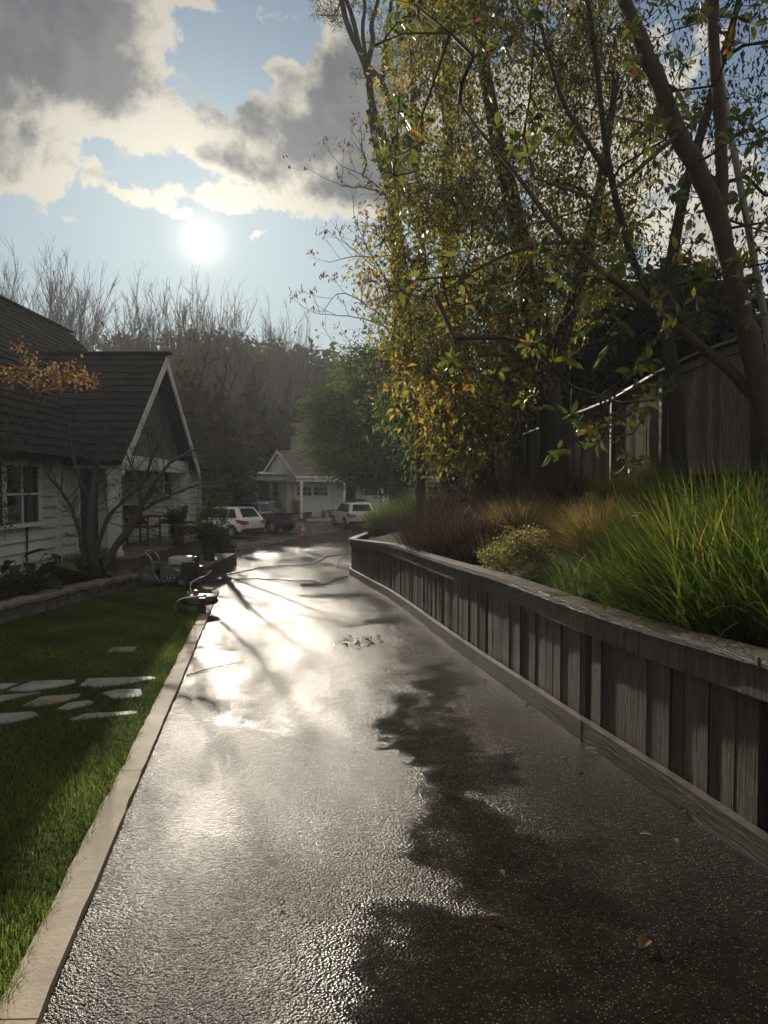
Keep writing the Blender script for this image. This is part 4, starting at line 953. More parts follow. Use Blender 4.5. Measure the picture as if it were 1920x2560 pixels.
# ------------------------------------------------------------------ bare twiggy growth
def twig_spray(b, rng, p, d, L, r, lev, ends, kids=(3, 5), ang=.55, up=.10, lf=.58, wob=.10):
    n = 4; pts = [p]; dd = unit(d)
    for i in range(n):
        dd = unit(dd + rng.normal(0, wob, 3) + np.array([0, 0, up])); pts.append(pts[-1] + dd * L / n)
    pts = np.array(pts); rr = np.linspace(r, r * .55, n + 1)
    if r > .012: b.tube(pts, rr, 5, cap=False)
    else: b.segs(pts[:-1], pts[1:], rr[:-1], rr[1:])
    if lev == 0: ends.append(pts[-1]); ends.append(pts[-2]); return
    for k in range(rng.integers(kids[0], kids[1] + 1)):
        t = rng.uniform(.3, 1.0); i = min(n - 1, int(t * n)); q = pts[i] + (pts[i + 1] - pts[i]) * (t * n - i)
        side = rng.normal(0, 1, 3); side -= side.dot(dd) * dd; side = unit(side)
        twig_spray(b, rng, q, unit(pts[i + 1] - pts[i]) * math.cos(ang) + side * math.sin(ang * rng.uniform(.7, 1.3)), L * lf * rng.uniform(.7, 1.2), r * .55, lev - 1, ends, kids, ang, up, lf, wob)
rng = np.random.default_rng(31)
t = thing('deciduous_tree', 'nearly bare spreading tree with few red brown leaves reaching over the drive', 'tree', P(1055, 1290, 17.5))
bw = MB(); ends = []
trunk(bw, polyline([(1055, 1330, 17.5), (1050, 1100, 17.3), (1035, 900, 17.1), (1020, 700, 17), (1000, 560, 17)]), [.14, .11, .09, .06, .04], 8, 20, .05, rng)
for pix in ([(1005, 590, 17), (965, 484, 17), (939, 462, 17), (908, 437, 17), (851, 415, 17)], [(908, 434, 17), (918, 405, 17), (900, 366, 17)], [(965, 486, 17), (911, 466, 17), (876, 472, 17), (836, 457, 17)], [(1020, 760, 17), (960, 690, 17), (905, 640, 17), (855, 600, 17)], [(960, 690, 17), (930, 640, 17), (905, 590, 17), (885, 545, 17)],
            [(1025, 860, 17), (960, 790, 17), (900, 750, 17), (845, 720, 17), (805, 785, 17)], [(1020, 850, 17), (930, 800, 17), (870, 790, 17), (802, 786, 17)], [(1030, 920, 17), (960, 880, 17), (900, 870, 17), (850, 868, 17)], [(1020, 700, 17), (960, 600, 17), (930, 570, 17), (910, 640, 17)], [(1010, 640, 17), (950, 640, 17), (880, 640, 17), (825, 655, 17)]):
    q = smooth_line(polyline(pix), 14); q += rng.normal(0, .012, q.shape); bw.tube(q, np.linspace(.024, .006, 14), 5, cap=False)
    for i in range(3, 14, 2):
        d = unit(q[min(i + 1, 13)] - q[i - 1]); side = unit(np.array([rng.normal(), rng.normal() * .8, abs(rng.normal()) + .2])); twig_spray(bw, rng, q[i], d * .8 + side * .7, rng.uniform(.35, .75), .007, 2, ends, (1, 3), .6, .06)
bw.build('trunk', MATS['grey_bark'], t, True)
e = np.array(ends); e = e[rng.random(len(e)) < .42]; e = np.concatenate([e, e + rng.normal(0, .05, e.shape)]); n = len(e); b = MB()
b.leaves(e, np.tile([0, 0, -1.], (n, 1)) + rng.normal(0, .35, (n, 3)), unit(rng.normal(0, 1, (n, 3))), rng.uniform(.08, .13, n), .04, rng.random(n), False, .2, .2); b.build('leaves', MATS['red_leaf'], t)

# tall bare poplars behind the house
def poplar_mesh(seed, H):
    rg = np.random.default_rng(seed); b = MB(); ends = []
    tp = np.array([[rg.normal(0, .05) * k, rg.normal(0, .05) * k, H * .72 * k / 7] for k in range(8)]); b.tube(tp, np.linspace(.26, .06, 8), 6)
    for k in range(26):
        f = rg.uniform(.16, .98) ** .9; z = f * 7; i = min(6, int(z)); q = tp[i] + (tp[i + 1] - tp[i]) * (z - i); a = rg.uniform(0, 6.283); inc = rg.uniform(.12, .46)
        d = np.array([math.cos(a) * math.sin(inc), math.sin(a) * math.sin(inc), math.cos(inc)]); top = H * (.97 - .55 * max(0, inc - .12) ** 1.2) * rg.uniform(.86, 1.0)
        L = float(np.clip((top - q[2]) * .80 / math.cos(inc * .7), 1.2, H * .60))
        twig_spray(b, rg, q, d, L, .045 * (1.2 - .5 * f), 2, ends, (5, 7), .50, .06, .38, .05)
    Z = np.percentile(np.concatenate(b.V)[:, 2], 99.3); b.V = [v * np.array([1, 1, H / Z]) for v in b.V]
    return b
pops = [poplar_mesh(41, 20).build('branches', MATS['pale_bark'], None, False), poplar_mesh(42, 20).build('branches', MATS['pale_bark'], None, False), poplar_mesh(43, 20).build('branches', MATS['pale_bark'], None, False)]
pmesh = [o.data for o in pops]
for o in pops: bpy.data.objects.remove(o)
for i, (px, top, Y, lab) in enumerate([(30, 632, 52, 'tall bare poplar at the far left edge above the house ridge'), (122, 640, 53, 'tall bare poplar second from left, thick twigs over the house ridge'), (192, 648, 55, 'broad bare poplar where the house ridge starts to fall'), (312, 702, 58, 'bare poplar standing above the porch roof ridge'),
                                  (385, 738, 60, 'lower bare poplar just left of the porch gable peak'), (455, 700, 61, 'wide bare poplar right behind the porch gable peak below the sun'), (520, 735, 64, 'slim bare poplar right of the porch gable peak'), (585, 728, 66, 'bare poplar halfway between porch gable and garage gable'), (690, 765, 70, 'bare poplar with visible trunk above the white garage gable'), (752, 800, 76, 'smallest bare poplar at the right end of the row')]):
    z0 = float(zd(50.)) - .6; z1 = P(px, top, Y)[2]; x = P(px, top, Y)[0]; s = (z1 - z0) / 20.0
    o = bpy.data.objects.new('poplar_tree', pmesh[i % 3]); C.objects.link(o); o.location = (x, Y, z0); sxy = s * (.85 if i not in (6, 9) else .8); o.scale = (sxy, sxy, s); o.rotation_euler = (0, 0, i * 1.3)
    tag(o, lab, 'tree', 'bare poplars in a row behind the house')

# bare shrubby trees between house and drive
def bare_multi(name, label, stems, seed, material, tl=.7, r0=.02, leaves=0, lmat='red_leaf', lev=3, up=.03):
    rg = np.random.default_rng(seed); t = thing(name, label, 'tree', P(*stems[0][0][0])); bw = MB(); ends = []
    for pix, rr in stems:
        n = 5 * len(pix); q, r = trunk(bw, polyline(pix), np.array(rr) * .75, 8, n, .06, rg)
        for i in range(n // 3, n, 1):
            d = unit(q[min(i + 1, n - 1)] - q[i - 1]); side = unit(rg.normal(0, 1, 3) + np.array([0, 0, .3])); twig_spray(bw, rg, q[i], d * .7 + side * .8, tl * rg.uniform(.5, 1.1), min(r0, r[i] * .6), lev - 1, ends, (2, 4), .55, up)
    bw.build('trunk', MATS[material], t, True)
    if leaves:
        e = np.array(ends); e = e[rg.random(len(e)) < leaves]; n = len(e); b = MB(); b.leaves(e + rg.normal(0, .03, e.shape), rg.normal(0, .6, (n, 3)) + np.array([0, 0, -.5]), unit(rg.normal(0, 1, (n, 3))), rg.uniform(.04, .08, n), .03, rg.random(n), False, .2, .2); b.build('leaves', MATS[lmat], t)
Ym = 12.6
bare_multi('bare_tree', 'bare many-stemmed tree with thick leaning limb in front of the porch', [
    ([(262, 1420, Ym), (285, 1370, Ym), (330, 1320, Ym), (352, 1270, Ym), (390, 1200, Ym), (430, 1150, Ym), (520, 1110, 13)], [.10, .09, .075, .06, .045, .03, .012]), ([(352, 1270, Ym), (350, 1220, Ym), (330, 1170, Ym), (315, 1130, Ym)], [.05, .04, .03, .015]),
    ([(300, 1350, Ym), (330, 1290, Ym + .2), (400, 1250, Ym + .4), (480, 1215, Ym + .6), (560, 1200, Ym + .8)], [.05, .04, .03, .02, .01]), ([(235, 1430, Ym), (225, 1340, Ym), (230, 1250, Ym), (240, 1170, Ym), (255, 1080, Ym), (260, 1000, Ym)], [.13, .12, .09, .06, .035, .012]),
    ([(215, 1430, Ym), (200, 1330, Ym), (175, 1260, Ym), (140, 1210, Ym), (120, 1190, Ym)], [.09, .07, .05, .035, .015]), ([(230, 1260, Ym), (195, 1190, Ym), (180, 1130, Ym), (170, 1050, Ym)], [.05, .04, .03, .012]), ([(350, 1225, Ym), (375, 1160, Ym), (400, 1090, Ym), (440, 1000, Ym)], [.035, .028, .02, .008]), ([(240, 1380, Ym), (270, 1290, Ym), (330, 1230, Ym), (370, 1215, Ym)], [.06, .05, .035, .02])], 51, 'grey_bark', .55, .010)
bare_multi('bare_tree', 'small bare tree with dark trunk and sparse red buds at the porch corner', [
    ([(468, 1300, 21), (466, 1220, 21), (470, 1150, 21), (480, 1060, 21), (500, 960, 21), (520, 870, 21)], [.12, .10, .09, .06, .04, .015]), ([(470, 1170, 21), (430, 1080, 21), (410, 980, 21), (420, 890, 21)], [.06, .05, .03, .012]), ([(472, 1140, 21), (530, 1050, 21), (560, 960, 21), (570, 880, 21)], [.05, .04, .03, .012]), ([(468, 1190, 21), (540, 1130, 21), (610, 1080, 21), (660, 1050, 21)], [.05, .035, .02, .01])], 52, 'grey_bark', .85, .010, .35)
bare_multi('bare_tree', 'larger bare tree with twisted dark trunk behind the green shrub', [
    ([(512, 1300, 24), (525, 1260, 24), (540, 1200, 24), (548, 1130, 24), (560, 1030, 24), (590, 930, 24)], [.17, .15, .12, .09, .05, .015]), ([(540, 1190, 24), (590, 1100, 24), (640, 1020, 24), (650, 940, 24)], [.07, .05, .03, .012]), ([(545, 1160, 24), (510, 1070, 24), (490, 980, 24), (470, 900, 24)], [.07, .05, .03, .012]), ([(545, 1210, 24), (610, 1150, 24), (680, 1110, 24), (715, 1080, 24)], [.05, .035, .02, .01])], 53, 'grey_bark', .95, .011, .3)
# orange maple spray in front of the roof
bare_multi('maple_tree', 'thin maple with a spray of orange leaves in front of the house roof', [([(66, 1470, 12.2), (68, 1330, 12.2), (75, 1150, 12.2), (85, 1000, 12.2), (110, 930, 12.2), (190, 945, 12.2)], [.030, .028, .024, .018, .014, .006]), ([(85, 1000, 12.2), (55, 920, 12.2), (45, 880, 12.2)], [.02, .014, .006]), ([(95, 960, 12.2), (140, 930, 12.2), (215, 925, 12.2)], [.018, .012, .005])], 54, 'grey_bark', .22, .006, 0, lev=2)
rng = np.random.default_rng(55); mt = [o for o in C.objects if o.name.startswith('maple_tree')][0]; b = MB()
cs = np.array([P(px + rng.normal(0, 8), py + rng.normal(0, 8), 12.1 + rng.normal(0, .12)) for px, py in [(40, 885), (60, 895), (70, 920), (35, 945), (65, 945), (110, 920), (125, 935), (150, 930), (165, 920), (190, 935), (205, 925), (215, 945), (200, 955), (100, 940), (130, 955), (85, 965), (140, 965), (30, 925), (155, 945), (120, 985)] for _ in range(2)])
leaf_cloud(b, rng, cs, .11, 16, .07, .05, .6); b.build('leaves', MATS['orange_leaf'], mt)
# glossy evergreen at the very left in front of the window
rng = np.random.default_rng(56); t = thing('evergreen_shrub', 'dark glossy evergreen shrub at the left edge in front of the house window', 'shrub', P(-30, 1420, 10.6)); bw = MB(); bl = MB(); sk = Skeleton()
q, r = trunk(bw, polyline([(-30, 1450, 10.6), (-25, 1250, 10.6), (-30, 1050, 10.6)]), [.05, .04, .02], 7, 12, .05, rng); sk.line(q, r)
cs = np.array([P(rng.normal(-40, 45), rng.uniform(1040, 1330), 10.6 + rng.normal(0, .35)) for _ in range(60)])
for c in cs: sk.attach(rng, c)
leaf_cloud(bl, rng, cs, .17, 34, .055, .026, .1); sk.draw(bw, .004); bw.build('stem', MATS['dark_bark'], t, True); bl.build('leaves', MATS['lush_leaf'], t)

# ------------------------------------------------------------------ far trees
def clump_crown(seed, n, H, Wd, leafs, shape='round', per=26, lo=.15):
    rg = np.random.default_rng(seed); b = MB(); cs = []
    while len(cs) < n:
        u = rg.normal(0, 1, 3); u = unit(u) * rg.uniform(.55, 1.0) ** .6
        if shape == 'cone': z = rg.uniform(0, 1) ** 1.3; a = rg.uniform(0, 6.283); rr = (1 - z) * rg.uniform(.5, 1) ; cs.append([math.cos(a) * rr * Wd, math.sin(a) * rr * Wd, H * (lo + (1 - lo) * z)])
        else: cs.append([u[0] * Wd, u[1] * Wd, H * (lo + (1 - lo) * (.5 + .5 * u[2]))])
    for c in np.array(cs):
        q = c + rg.normal(0, 1, (per, 3)) * H * .06; b.leaves(q, unit(rg.normal(0, 1, (per, 3))), unit(rg.normal(0, .6, (per, 3)) + np.array([0, 0, 1.])), leafs * rg.uniform(.6, 1.3, per), leafs * .6, np.clip(rg.uniform(.1, .8) + rg.normal(0, .2, per), 0, 1), False, .2)
    return b
protos = []
for sd_, n, shape, Wd in ((61, 110, 'round', .42), (62, 120, 'round', .36), (63, 90, 'round', .5), (64, 100, 'cone', .26)):
    b = clump_crown(sd_, n, 1.0, Wd, .075, shape, 24, .12 if shape == 'round' else .05); o = b.build('crown', MATS['evergreen_leaf']); 
    b2 = MB(); b2.tube([[0, 0, -.05], [.01, 0, .3], [0, .01, .7]], [.03, .022, .01], 6); o2 = b2.build('trunk', MATS['dark_bark'])
    protos.append((o.data, o2.data)); bpy.data.objects.remove(o); bpy.data.objects.remove(o2)
def far_tree(label, px, top, Y, H, kind, group=None, wide=1.0, cat='tree', name='evergreen_tree', dz=0.0):
    p = P(px, top, Y); t = thing(name, label, cat, (p[0], Y, p[2] - H), group)
    for nm, me in zip(('crown', 'trunk'), protos[kind]):
        o = bpy.data.objects.new(nm, me); C.objects.link(o); o.parent = t; o.scale = (H * wide, H * wide, H); o.rotation_euler = (0, 0, px * .37)
    return t
# the wood on the hillside, one mass
rng = np.random.default_rng(65); b = MB()
cs = []
for k in range(520):
    Y = rng.uniform(95, 185); X = rng.uniform(-120, 25) * Y / 140; cs.append((X, Y, float(ground_z(np.array(X), np.array(Y))), rng.uniform(5, 9.5)))
for (X, Y, z, h) in cs:
    m = 16; u = unit(rng.normal(0, 1, (m, 3))) * rng.uniform(.5, 1, (m, 1)); c = np.array([X, Y, z + h * .55]) + u * np.array([h * .42, h * .42, h * .5])
    base = rng.uniform(.1, .9)
    for cc in c:
        n = 12; q = cc + rng.normal(0, .09 * h, (n, 3)); b.leaves(q, unit(rng.normal(0, 1, (n, 3))), unit(rng.normal(0, .6, (n, 3)) + np.array([0, 0, 1.])), h * .16 * rng.uniform(.6, 1.3, n), h * .10, np.clip(base + rng.normal(0, .15, n), 0, 1), False, .2)
tag(b.build('woods', MATS['evergreen_leaf']), 'hazy dark wooded hillside behind the poplars', 'woods', None, 'stuff')
for (px, top, Y, H, k, w, lab) in ((745, 868, 92, 13, 0, 1.25, 'round dark evergreen on the skyline right of the last poplars'), (800, 900, 88, 11, 1, 1.2, 'lower round evergreen at the right end of the hazy skyline'), (628, 862, 100, 13, 3, 1.0, 'dark pointed conifer on the skyline above the garage'), (560, 840, 98, 13, 1, 1.0, 'tall round evergreen on the skyline right of the porch gable'), (500, 848, 102, 12, 2, .9, 'bushy evergreen on the skyline behind the porch gable peak'),
                                   (370, 855, 110, 14, 0, 1.1, 'round evergreen on the skyline just left of the porch gable peak'), (255, 850, 105, 14, 2, 1.0, 'evergreen peeping over the right end of the house ridge')):
    far_tree(lab, px, top, Y, H, k, None, w)
# dark evergreens between house and garage
for (px, top, Y, H, k, w, lab) in ((590, 985, 62, 11, 0, 1.0, 'dark round evergreen behind the patio cover'), (500, 1010, 45, 9, 1, .9, 'dark evergreen behind the bare trees by the porch'), (640, 1010, 70, 11, 2, 1.0, 'dark bushy evergreen behind the garage gable'), (515, 1090, 40, 6.5, 3, 1.0, 'dark pointed shrub tree left of the parked white car'), (440, 960, 48, 10, 2, .9, 'dark evergreen showing behind the porch gable'), (700, 960, 78, 14, 1, 1.1, 'tall dark evergreen rising behind the garage ridge')):
    far_tree(lab, px, top, Y, H, k, None, w)
for (px, top, Y, H, k, w, lab) in ((1560, 700, 21, 4.5, 0, 1.1, 'dark tree crown behind the fence below the fine-leaved branches'), (1680, 770, 19, 3.6, 2, 1.2, 'dark bushy crown just above the plank fence cap'), (1800, 740, 17, 3.6, 1, 1.1, 'dark crown behind the fence beside the forked trunk'), (1440, 800, 23, 5.0, 2, 1.1, 'shaded dark tree behind the middle of the plank fence'), (1320, 900, 27, 5.5, 0, 1.2, 'shaded dark tree behind the far end of the plank fence'), (1930, 790, 16, 3.4, 2, 1.1, 'dark crown behind the fence at the right edge')):
    far_tree(lab, px, top, Y, H, k, None, w)
def palm(label, px, top, Y, H, fr, n, seed, cat='palm'):
    rg = np.random.default_rng(seed); p = P(px, top, Y); t = thing('palm_tree', label, cat, (p[0], Y, p[2] - H)); b = MB(); z = np.array([p[0], Y, p[2] - fr * .5])
    b.tube([z - [0, 0, H], z - [.1, 0, H * .5], z], [fr * .12, fr * .08, fr * .07], 7); b.build('trunk', MATS['grey_bark'], t, True); b = MB()
    for k in range(n):
        a = rg.uniform(0, 6.283); e = rg.uniform(-.5, 1.2); m = 9; tt = np.linspace(0, 1, m); d = np.array([math.cos(a) * math.cos(e), math.sin(a) * math.cos(e), math.sin(e)]); ax = z + tt[:, None] * d * fr + np.array([0, 0, -1.]) * (tt[:, None] ** 2) * fr * .45
        side = unit(np.cross(d, [0, 0, 1.])); b.segs(ax[:-1], ax[1:], fr * .012, fr * .008)
        for sg in (-1, 1):
            nn = 26; u = np.linspace(.15, 1, nn); q = np.stack([np.interp(u, tt, ax[:, i]) for i in range(3)], 1); D = side * sg + d * .7 + np.array([0, 0, -.35]); b.leaves(q, np.tile(D, (nn, 1)) + rg.normal(0, .1, (nn, 3)), np.tile([0, 0, 1.], (nn, 1)), fr * .38 * (1.1 - .6 * u), fr * .035, rg.random(nn), False, .1, .2)
    b.build('fronds', MATS['green_leaf'], t)
palm('small far palm on the skyline behind the poplars right of the gable peak', 475, 820, 120, 12, 2.0, 26, 71)
palm('tiny far palm on the skyline above the porch gable peak', 428, 828, 125, 12, 1.9, 24, 72)
palm('dark shaggy palm behind the plank fence under the magnolia branches', 1640, 660, 18, 4.5, 1.9, 30, 73)
palm('dark palm crown behind the fence left of the forked trunk', 1755, 690, 16.5, 4.2, 1.6, 26, 74)

# ------------------------------------------------------------------ grasses and shrubs on the bank
def grass_clump(name, label, cat, c, R, n, L, W, material, seed, lean=(.05, .75), droop=(.15, .55), bias=None, spread=.5, seg=6, group=None, tl=(0, .8), dome=False):
    rg = np.random.default_rng(seed); a = rg.uniform(0, 6.283, n); rr = np.sqrt(rg.random(n)) * R; B = np.array(c) + np.stack([np.cos(a) * rr, np.sin(a) * rr, np.zeros(n)], 1)
    B[:, 2] = np.where((B[:, 0] > wall_x(B[:, 1]) + .05), zb(B[:, 0], B[:, 1]), B[:, 2]) - .02
    out = np.stack([np.cos(a), np.sin(a), np.zeros(n)], 1) * (rr / R)[:, None] + rg.normal(0, spread, (n, 3)) * np.array([1, 1, 0]) + (np.array(bias) if bias is not None else 0)
    ln = rg.uniform(*lean, n) * (.35 + .65 * rr / R); ll = L * rg.uniform(.55, 1.15, n)
    if dome: ln = np.sqrt(rg.uniform(0, .97, n)); ll = L * rg.uniform(.82, 1.06, n); out = np.stack([np.cos(a), np.sin(a), np.zeros(n)], 1)
    b = MB(); b.blades(B, out + 1e-4, ll, W * rg.uniform(.6, 1.3, n), ln, rg.uniform(*droop, n), np.clip(rg.uniform(*tl, n) + (rg.random(n) < .09) * .45, 0, 1), seg)
    return tag(b.build(name, MATS[material]), label, cat, group)
def wallpt(px, off):
    ss = np.linspace(0, S[-1], 900); pts = [wpt(s) for s in ss]; pxs = np.array([960 + p[0] / p[1] * F if p[1] > 1 else 9999 for p in pts]); ok = np.array([1 < p[1] < 19.5 for p in pts])
    s = float(ss[np.argmin(np.where(ok, np.abs(pxs - px), 1e9))]); p, t_, n_ = wframe(s); c = p + n_ * NSGN * off; return np.array([c[0], c[1], float(zb(c[0], c[1]))])
def bank_hit(px, py):
    d = ray(px, py)
    for t in np.linspace(2.0, 30, 2801):
        X, Y = d[0] * t, d[1] * t; z = CAMZ + d[2] * t
        if X > wall_x(Y) + .1 and z <= float(zb(X, Y)): break
    return np.array([X, Y, float(zb(X, Y))])
def bankpt(px, py, Y): p = P(px, py, Y); p[2] = float(zb(p[0], p[1])); return p
grass_clump('lily_clump', 'large bright green strap-leaf clump nearest on the bank, spilling over the timber wall', 'grass clump', bank_hit(1860, 1540), .48, 1500, .76, .013, 'lily_blade', 81, (.1, .85), (.15, .7), (-.05, .05, 0), .45)
grass_clump('lily_clump', 'big upright green strap-leaf clump with the white flower, left of the nearest clump', 'grass clump', bank_hit(1700, 1490), .46, 1500, .80, .013, 'lily_blade', 82, (.1, .9), (.15, .7), (-.22, .0, 0), .45)
grass_clump('lily_clump', 'tall yellowish green strap-leaf clump behind the nearest one at the right edge', 'grass clump', bank_hit(1860, 1500), .5, 1300, .98, .013, 'lily_blade', 83, (.05, .8), (.1, .55), (-.15, 0, 0), .4, tl=(.15, 1))
grass_clump('lily_clump', 'green strap-leaf clump at the back beneath the plank fence', 'grass clump', bank_hit(1770, 1430), .5, 1200, .95, .012, 'lily_blade', 84, (.05, .7), (.08, .4), (-.1, 0, 0), .4, tl=(.1, .95))
grass_clump('lily_clump', 'strap-leaf clump cut by the right edge of the frame', 'grass clump', bank_hit(2080, 1540), .5, 1000, .80, .013, 'lily_blade', 85, (.1, .8), (.1, .5), (-.1, 0, 0), .45)
grass_clump('grass_tuft', 'low arching grass tuft between the round bush and the green clumps', 'grass clump', bank_hit(1455, 1480), .26, 420, .50, .009, 'lily_blade', 86, (.2, .9), (.25, .6), (-.2, 0, 0), .5)
grass_clump('tussock_grass', 'round olive and tan tussock behind the round bush', 'grass clump', bank_hit(1300, 1350),   .17, 1900, .80, .011, 'tan_blade', 87, (.05, .85), (.06, .26), None, .35, 5, None, (.1, 1), True)
grass_clump('tussock_grass', 'larger round olive and tan tussock in front of the fence', 'grass clump', bank_hit(1500, 1378), .17, 2300, .74, .010, 'tan_blade', 88, (.05, .85), (.06, .26), None, .35, 5, None, (.1, 1), True)
grass_clump('tussock_grass', 'dim smaller tussock at the fence foot behind the larger tan one', 'grass clump', bankpt(1580, 1260, 10.4), .40, 1500, .75, .007, 'tan_blade', 89, (.05, .8), (.1, .35), None, .35, 5, None, (0, .25))
grass_clump('tussock_grass', 'small drooping tussock at the left foot of the olive one', 'grass clump', bank_hit(1225, 1392), .22, 700, .45, .007, 'tan_blade', 90, (.1, .85), (.2, .5), None, .4, 5, None, (0, .6))
for (px, py, Y, R, L, n, sd_, lab) in ((1110, 1392, 0, .45, .9, 1300, 91, 'dark red fountain grass nearest the timber wall cap'), (1190, 1388, 0, .4, .85, 1300, 92, 'dark red fountain grass left of the olive tussock'), (1080, 1362, 0, .5, 1.1, 1300, 191, 'dark red fountain grass beside the far green strap-leaf clumps'), (1150, 1360, 0, .5, 1.1, 1100, 192, 'dark red fountain grass half way up the bank'), (1195, 1408, 0, .22, .42, 600, 193, 'short dark red grass behind the wall cap left of the bush'), (1120, 1320, 17.0, .6, 1.25, 1200, 93, 'tall dark red grass at the back left under the trees'), (1250, 1290, 13.5, .5, 1.1, 1000, 94, 'dark red grass in shade behind the olive tussock'), (1390, 1280, 12.2, .45, .95, 800, 95, 'dark red grass in shade between the two round tussocks'), (1330, 1260, 14.5, .45, 1.0, 800, 99, 'dark red grass at the fence foot by the tree trunk')):
    grass_clump('red_grass', lab, 'grass clump', bank_hit(px, py) if Y == 0 else bankpt(px, py, Y), R, int(n * .7), L, .013, 'red_blade', sd_, (.05, .7), (.15, .6), None, .45, 5, None, (0, 1))
grass_clump('lily_clump', 'dark green strap-leaf clump at the far end of the timber wall', 'grass clump', bankpt(985, 1360, 21.0), .7, 2200, 1.15, .018, 'green_leaf', 96, (.1, .8), (.1, .45), (-.1, 0, 0), .45, 6, None, (.3, 1))
grass_clump('lily_clump', 'dark green strap-leaf clump behind the far end of the timber wall, right of the first', 'grass clump', bankpt(1060, 1350, 19.5), .7, 1600, 1.25, .016, 'green_leaf', 97, (.1, .8), (.1, .45), (-.1, 0, 0), .45, 6, None, (.2, .9))
# white flower
fp = P(1585, 1292, 5.05); t = thing('flower', 'small white iris flower among the green strap leaves', 'flower', fp - [0, 0, .5]); b = MB(); b.tube([fp - [.02, 0, .5], fp - [.01, 0, .2], fp], .003, 5); b.build('stem', MATS['lush_leaf'], t); b = MB()
for c, s in ((fp, 1.0), (fp + [.04, .01, .022], .8)):
    th = np.arange(6) * 1.047; D = np.stack([np.cos(th), np.sin(th), np.full(6, .5)], 1); b.leaves(np.tile(c, (6, 1)), D, np.tile([0, 0, 1.], (6, 1)), .036 * s, .026 * s, np.full(6, .5), True, .1, .3)
b.build('petals', MATS['petal'], t)
# small-leaved round bush
rng = np.random.default_rng(98); c0 = bank_hit(1300, 1446); t = thing('bush', 'low rounded yellow-green small-leaved bush above the timber wall', 'bush', c0); bw = MB(); bl = MB(); sk = Skeleton(); sk.line(np.array([c0, c0 + [0, 0, .1]]), .02)
u = unit(rng.normal(0, 1, (220, 3))); u[:, 2] = np.abs(u[:, 2]); cs = c0 + [0, 0, .05] + u * np.array([.40, .40, .46]) * rng.uniform(.55, 1.05, (220, 1)) + rng.normal(0, .02, (220, 3))
for c in cs[:110]: sk.attach(rng, c, .1, 0)
leaf_cloud(bl, rng, cs, .065, 40, .022, .013, -.2, bt=bw, tw=.0015, tlo=.3, thi=.9); sk.draw(bw, .0022); bw.build('stem', MATS['grey_bark'], t); bl.build('leaves', MATS['bush_leaf'], t)

# fallen dead litter and grass on the lawn
stone_px = [[(0, 335), (100, 330), (20, 365), (-60, 372)], [(30, 372), (180, 318), (415, 312), (420, 328), (330, 350), (170, 375)], [(-70, 410), (0, 398), (225, 382), (80, 415), (0, 432)], [(120, 455), (230, 405), (450, 388), (440, 405), (330, 440), (200, 460)], [(430, 345), (490, 305), (860, 292), (860, 305), (680, 340), (560, 352)],
            [(560, 385), (640, 365), (780, 362), (790, 405), (620, 415)], [(310, 475), (380, 440), (500, 425), (525, 440), (380, 478)], [(380, 530), (480, 498), (760, 485), (765, 500), (560, 520), (420, 535)], [(-90, 545), (0, 500), (190, 487), (215, 510), (80, 545), (0, 558)], [(580, 160), (625, 130), (760, 128), (745, 155)]]
stone_lab = ['pale flagstone at the far left edge, back row of the path', 'large pale flagstone at left in the back row of the path', 'pale flagstone at the left edge in the middle of the path', 'darkest brownish flagstone in the middle of the path', 'longest flagstone, at the right of the back row near the kerb', 'flagstone near the kerb in the middle of the path', 'small narrow flagstone between the dark one and the front row', 'long thin flagstone at the front of the path nearest the kerb', 'flagstone at the left edge in the front row of the path', 'single small flagstone alone on the lawn farther back']
STONES = []
zls = lambda X, Y: zl(X, Y)
for k, (pp, lab) in enumerate(zip(stone_px, stone_lab)):
    q = np.array([G(x / 2.2125, 1560 + y / 2.2125, zls) for x, y in pp]); STONES.append(q[:, :2]); n = len(q); c = q.mean(0)
    m = 4; Q = []
    for i in range(n):
        for j in range(m):
            v = q[i] + (q[(i + 1) % n] - q[i]) * j / m; Q.append(c + (v - c) * (1 + rng.normal(0, .015)))
    Q = np.array(Q); b = MB(); low = Q - [0, 0, .05]; mid = Q + [0, 0, .002]; top = c + (Q - c) * .975 + [0, 0, .008]
    if np.cross((q[1] - q[0])[:2], (q[2] - q[1])[:2]) < 0: low, mid, top = low[::-1], mid[::-1], top[::-1]
    b.loft([low, mid, top], True, True)
    tag(b.build('stepping_stone', MATS['warm_stone' if k in (3, 9) else 'flagstone']), lab, 'stepping stone', 'stepping stones crossing the lawn')
def in_poly(x, y, poly):
    ins = np.zeros(len(x), bool); n = len(poly); j = n - 1
    for i in range(n):
        c = ((poly[i][1] > y) != (poly[j][1] > y)) & (x < (poly[j][0] - poly[i][0]) * (y - poly[i][1]) / (poly[j][1] - poly[i][1] + 1e-12) + poly[i][0]); ins ^= c; j = i
    return ins
rng = np.random.default_rng(101); n = 230000; Y = 1.6 + 12.0 * rng.random(n) ** 1.6; X = curb_x(Y) - .130 - rng.random(n) ** 1.15 * np.minimum(4.2, .9 + Y * .55)
keep = (X > -4.8); 
for s in STONES: keep &= ~in_poly(X, Y, s)
